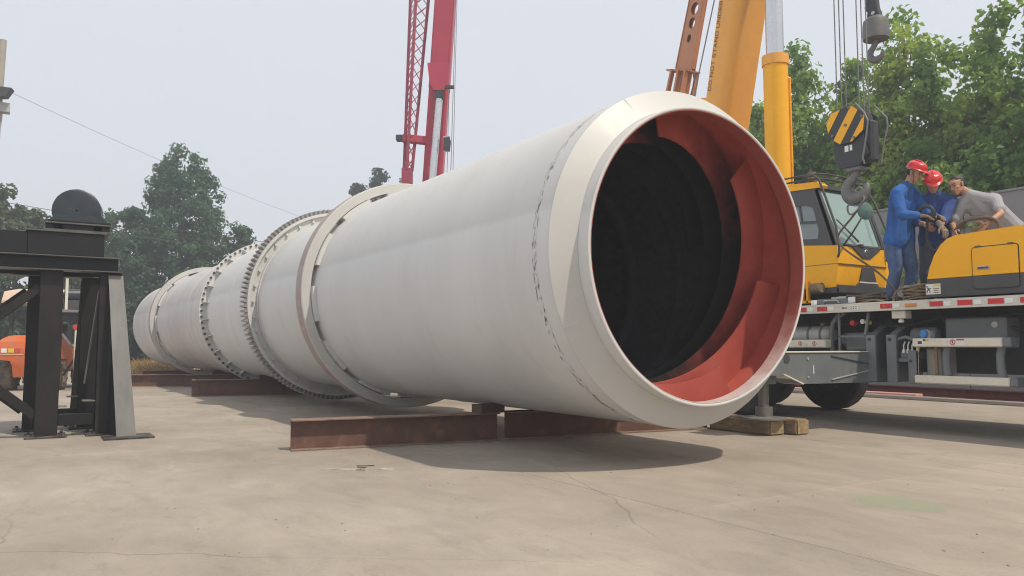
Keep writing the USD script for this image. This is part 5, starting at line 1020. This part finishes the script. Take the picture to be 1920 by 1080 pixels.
ms = thing('motor_stand', 'dark machine stand with a motor on top behind the black frame', 'machine stand')
part(ms, 'table', bx(-22.6, -21.7, .75, 1.7, 1.86, 1.93, .01), 'greyplate'); part(ms, 'apron', bx(-22.55, -21.75, .8, 1.65, 1.66, 1.855), 'black')
part(ms, 'motor', lathe([(0, .02), (0, .12), (.05, .15), (.42, .15), (.46, .11), (.5, .02)], (-22.0, .92, 2.30), (0, 1, 0), 28), 'roller')
part(ms, 'motor_base', bx(-22.2, -21.8, .9, 1.45, 1.94, 2.16, .01), 'dgrey')
for u in (-22.5, -21.8):
    for v in (.85, 1.6): part(ms, 'leg', bx(u - .05, u + .05, v - .05, v + .05, 0, 1.66), 'black')
part(ms, 'brace', bar((-21.75, .90, 1.35), (-21.75, 1.5, .5), .06, .05), 'greyplate'); part(ms, 'brace', bar((-21.75, 1.5, 1.3), (-21.75, .95, .35), .06, .05), 'black')
ex_ = thing('marker_post', 'slim pale post with red top standing by the motor stand', 'post')
part(ex_, 'post', cyl((-21.4, 1.17, 0), (-21.4, 1.17, 1.45), .028, 14), 'cream'); part(ex_, 'red_top', bx(-21.45, -21.35, 1.10, 1.24, 1.45, 1.56, .01), 'reflred')
part(ms, 'post', bx(-21.78, -21.72, .93, .99, 1.93, 2.75, .004), 'cream')

# ------------------------------------------------------------------ pole, wires
po = thing('utility_pole', 'concrete pole with a floodlight at the left edge, cut by the frame', 'pole')
part(po, 'post', cyl((-25, -.88, 0), (-25, -.65, 9.35), .15, 20, .085), 'concrete_pole')
part(po, 'floodlight', prism(Polygon([(-.12, .08), (.36, .06), (.22, -.18), (-.12, -.22)]), V3(-24.85, -.68, 7.86), (.25, .97, 0), (0, 0, 1), .3), 'dgrey', smooth=False)
part(po, 'bracket', [bx(-25.15, -24.85, -.8, -.42, 7.35, 7.6, .01), bar((-25, -.6, 7.4), (-25, -.62, 7.0), .05, .05)], 'tank')
def wire(label, a, b, sag, r=.011, name='overhead_wire'):
    t = np.linspace(0, 1, 30)[:, None]; P = np.asarray(a) * (1 - t) + np.asarray(b) * t; P[:, 2] -= sag * 4 * (t * (1 - t))[:, 0]
    single(name, tube(P, r, 5), 'ink', label, 'wire')
wire('thin single wire running down from the floodlight pole across the sky', (-25, -.45, 7.95), (-62, 30.5, 9.6), .9, .005)
for k, z in enumerate((0, .28, .5)):
    wire(('topmost', 'middle', 'lowest')[k] + ' of the three overhead wires above the left trees', (-40, -6, 7.9 - z * 1.3), (-38.5, 14, 5.9 - z * 1.0), .25, .014)

# ------------------------------------------------------------------ fence wall, far beam, kerb
fw = thing('metal_fence', 'long plain grey sheet metal fence behind the crane, below the trees', 'fence')
for k in range(15):
    u0 = -33 + 3 * k
    part(fw, 'panel', bx(u0 + .008, u0 + 2.992, 17.02, 17.06, .1, 4.2 if k < 40 else 4.2, .006), 'wallgrey', smooth=False)
    part(fw, 'post', bx(u0 - .05, u0 + .05, 17.07, 17.17, 0, 4.15), 'wallgrey', smooth=False)
part(fw, 'cap_rail', bx(-33, 12, 17.0, 17.08, 4.202, 4.25, .005), 'wallgrey')
lb_ = beam('long_steel_beam', 'long dusty maroon steel beam lying on the ground beyond the truck', (-13.5, 16.55, 0), (-3, 16.0, 0), .19, m='maroon', mf='maroon')
single('kerb', bx(-16, 3, 14.9, 15.1, 0, .07, .01), 'kerbgrey', 'low grey kerb strip in front of the maroon beam', 'kerb')
single('painted_kerb', bx(-12.6, -9.2, 15.35, 15.6, 0, .09, .01), 'pinkpaint', 'faded pink painted kerb strip behind the truck wheels', 'kerb')

# ------------------------------------------------------------------ trees
def leaves(P, N, size, q, fold=.25):
    """diamond leaves, two triangles each, at P facing N"""
    n = len(P); N = N / (np.linalg.norm(N, axis=1, keepdims=True) + 1e-9); a = q.normal(size=(n, 3)); t = np.cross(N, a); t /= np.linalg.norm(t, axis=1, keepdims=True) + 1e-9; b = np.cross(N, t)
    s = size * q.uniform(.6, 1.25, (n, 1)); k = fold * s
    v = np.stack([P - t * s * .55, P + b * s * .42 + N * k * .5, P + t * s * .55 - N * k * .3, P - b * s * .42 + N * k * .5], 1).reshape(-1, 3)
    i = np.arange(n)[:, None] * 4; return v, np.vstack([i + [0, 2, 1], i + [0, 3, 2]])
def tree(name, label, base, h, prof, m, nclump, nleaf, size, seed, cat='tree', group=None, trunk_r=.16, lean=(0, 0), clump_r=.42, lobe=.28, gap=0):
    """prof: [(height fraction, crown radius)]; an uneven crown built from leafy clumps on limbs"""
    q = np.random.default_rng(seed); base = np.asarray(base, float)
    t = thing(name, label, cat, group)
    hs, rs = zip(*prof); hs, rs = np.array(hs), np.array(rs)
    z = q.uniform(hs[0], hs[-1], nclump * 6); keep = q.random(len(z)) < (np.interp(z, hs, rs) / rs.max()) ** 1.4 + .06; z = z[keep][:nclump]; n = len(z)
    th = q.uniform(0, 2 * PI, n); lob = 1 + lobe * (np.sin(th * 3 + seed + z * 9) * .5 + np.sin(th * 5 + z * 17 + seed * 2) * .5) + lobe * (meshkit.noise(np.stack([np.cos(th) * 2, np.sin(th) * 2, z * 9], 1), seed) - .5)
    rad = np.interp(z, hs, rs) * lob * np.sqrt(q.uniform(.25, 1.0, n))
    C = np.stack([rad * np.cos(th) + lean[0] * z * h, rad * np.sin(th) + lean[1] * z * h, z * h + q.normal(0, .15, n)], 1) + base
    axis_pt = lambda zz: base + V3(lean[0] * zz * h, lean[1] * zz * h, zz * h)
    zt = np.linspace(0, hs[-1] * .93, 9); wob = q.normal(0, .05, (9, 2)); wob[0] = 0
    P = np.array([axis_pt(a) for a in zt]); P[:, :2] += wob
    tk = part(t, 'trunk', tube(P, np.linspace(trunk_r, .03, 9), 9), 'bark')
    lm = []
    for i in q.choice(n, min(n, 46), replace=False):
        z0 = max(.08, z[i] - .10 - .05 * q.random()); a = axis_pt(z0); mid = a * .5 + C[i] * .5 + V3(0, 0, -.12)
        lm.append(tube([a, mid, C[i]], [.045, .028, .010], 5))
    part(tk, 'limbs', lm, 'bark', kind='stuff')
    k = q.poisson(nleaf / n, n); cr_ = clump_r * q.uniform(.6, 1.35, n)
    ci = np.repeat(np.arange(n), k); off = q.normal(size=(len(ci), 3)); off /= np.linalg.norm(off, axis=1, keepdims=True); off *= (q.random((len(ci), 1)) ** .45) * [1, 1, .85]
    LP = C[ci] + off * cr_[ci][:, None]
    out = C[ci] - np.array([axis_pt(a) for a in z[ci]]); out[:, 2] *= .3
    N = off * 1.0 + .5 * out / (np.linalg.norm(out, axis=1, keepdims=True) + .3) + V3(0, 0, .2) + q.normal(0, .5, off.shape)
    part(t, 'crown', leaves(LP, N, size, q), m, smooth=False)
    return t
colR = [(.10, 1.1), (.2, 1.9), (.38, 2.2), (.55, 1.9), (.72, 1.45), (.86, .9), (.95, .45), (1.0, .12)]
GR = 'plane trees along the fence'
for i, (u, v, h, m, lab, sc) in enumerate((
    (-17.6, 20.8, 9.3, 'leafR2', 'green tree half hidden behind the crane boom', .85), (-15.85, 20.6, 10.3, 'leafR2', 'narrow pointed green tree just right of the yellow cylinder', .72),
    (-14.0, 20.9, 9.4, 'leafR', 'lower green tree between the pointed tree and the tallest tree', .72), (-12.1, 20.2, 10.35, 'leafR', 'tall green tree behind the hook block and the hook ball', .84),
    (-10.75, 21.0, 8.3, 'leafR', 'lower green tree above the bareheaded man', .85), (-8.9, 20.0, 10.6, 'leafR2', 'broad green tree at the right edge above the hood', 1.3),
    (-7.2, 20.6, 11.6, 'leafR', 'green tree cut off by the right picture edge', 1.1), (-13.0, 19.3, 6.3, 'leafR', 'short leafy tree close to the fence behind the hook', .95), (-9.9, 19.2, 6.2, 'leafR2', 'short leafy tree close to the fence behind the workers', 1.0),
    (-16.6, 19.6, 6.6, 'leafR', 'short leafy tree close to the fence behind the cab', .95), (-7.4, 19.2, 5.8, 'leafR', 'short leafy tree close to the fence behind the hood', 1.0))):
    tree('plane_tree', lab, (u, v, -.05), h, [(a, r * sc) for a, r in colR], m, 300, 19000 if h > 7 else 14000, .17, 100 + i, group=None, clump_r=.46)
colP = [(.10, 1.6), (.3, 2.2), (.5, 2.25), (.68, 2.0), (.82, 1.65), (.92, 1.2), (.97, .7), (1.0, .25)]
tree('poplar_tree', 'tall dense dark poplar standing in the left background', (-44.5, 7.2, -.05), 11.6, colP, 'leafP', 330, 38000, .17, 201, trunk_r=.22, clump_r=.5, lobe=.16)
tree('poplar_tree', 'slim small tree leaning right of the tall dark poplar', (-43.9, 9.6, -.05), 8.2, [(.3, .9), (.6, .8), (.85, .5), (1.0, .15)], 'leafP', 90, 7000, .19, 202, trunk_r=.09, lean=(.0, .06))
tree('broadleaf_tree', 'medium green tree left of the tall dark poplar', (-44.8, 4.5, -.05), 8.3, [(.1, 1.5), (.4, 2.0), (.7, 1.6), (.9, .9), (1.0, .25)], 'leafP', 170, 16000, .21, 203)
tree('broadleaf_tree', 'light green tree at the far left behind the forklift', (-40.2, -.3, -.05), 7.9, [(.1, 1.6), (.4, 2.0), (.7, 1.7), (.9, 1.0), (1.0, .3)], 'leafL', 160, 14000, .20, 204)
tree('broadleaf_tree', 'light green tree right of the forklift tree, behind the roller', (-41.5, 2.3, -.05), 7.0, [(.1, 1.4), (.4, 1.7), (.7, 1.4), (.9, .8), (1.0, .2)], 'leafL', 130, 11000, .20, 205)
tree('broadleaf_tree', 'bright low tree between the poplar and the kiln', (-41.5, 9.6, -.05), 5.6, [(.1, 1.5), (.5, 1.8), (.8, 1.2), (1.0, .3)], 'leafL', 120, 10000, .19, 206)
for i, (x, y, h, lab) in enumerate(((-56.0, 21.3, 13.2, 'leftmost of the far dark treetops above the ring of the kiln'), (-55.4, 23.0, 14.2, 'middle far dark treetop above the ring of the kiln'), (-54.9, 24.6, 13.9, 'far dark treetop nearest to the red crane jib'))):
    tree('far_tree', lab, (x, y, -.05), h, [(.15, 1.4), (.5, 1.6), (.8, 1.0), (.93, .75), (1.0, .3)], 'leafF', 120, 9000, .24, 210 + i)
for i, (x, y, h, r, lab) in enumerate(((-42.0, 3.6, 4.6, 1.7, 'dark bushy tree behind the pale leg of the frame'), (-41.2, 5.4, 4.2, 1.6, 'dark bushy tree just left of the kiln end'), (-42.6, 7.3, 5.0, 1.9, 'dark bush behind the far end of the kiln'),
        (-38.5, -1.6, 4.0, 1.6, 'dark bush behind the forklift on the left'), (-39.5, 1.0, 4.2, 1.6, 'dark bush behind the motor stand'))):
    tree('bushy_tree', lab, (x, y, -.05), h, [(.03, r), (.4, r * 1.05), (.7, r * .8), (.9, r * .5), (1.0, .2)], 'leafB', 110, 9500, .20, 230 + i, trunk_r=.08)
q = np.random.default_rng(5); n = 30000
hp_ = np.stack([q.normal(-47, .6, n), q.uniform(-25, 60, n), q.uniform(0, 2.8, n) * (.7 + .3 * np.sin(np.arange(n)))], 1)
single('undergrowth', trimesh.Trimesh(*leaves(hp_, q.normal(size=(n, 3)) + [.6, 0, .6], .3, q), process=False), 'leafB', 'dark undergrowth along the far edge of the yard', 'undergrowth', kind='stuff', smooth=False)
# dry grass by the far end of the kiln
n = 5000; gp = np.stack([q.normal(-34.5, 1.0, n), q.normal(4.7, .55, n), np.zeros(n)], 1); ln = q.uniform(.15, .55, (n, 1)); dr = q.normal(size=(n, 3)) * [.5, .5, .15] + [0, 0, 1]; sdv = q.normal(size=(n, 3)) * [1, 1, 0] * .012
gv = np.stack([gp - sdv, gp + sdv, gp + dr * ln], 1).reshape(-1, 3)
single('dry_grass', trimesh.Trimesh(gv, np.arange(3 * n).reshape(-1, 3), process=False), 'drygrass', 'clump of dry yellow grass at the far end of the kiln', 'grass', kind='stuff', smooth=False)

# ------------------------------------------------------------------ haze
HAZE = 0.0038
if HAZE:
    usdkit.material(stage, '/World/Looks/haze_air', {'v': ('principled_volume', {'color': (.92, .95, 1.0), 'density': HAZE, 'anisotropy': .2})}, [], volume='v.volume')
    single('haze', trimesh.creation.box(bounds=[[-140, -90, -1.1], [40, 90, 24]]), usdkit.UsdShade.Material.Get(stage, '/World/Looks/haze_air'), 'thin pale haze over the whole yard', 'haze', kind='stuff', smooth=False)
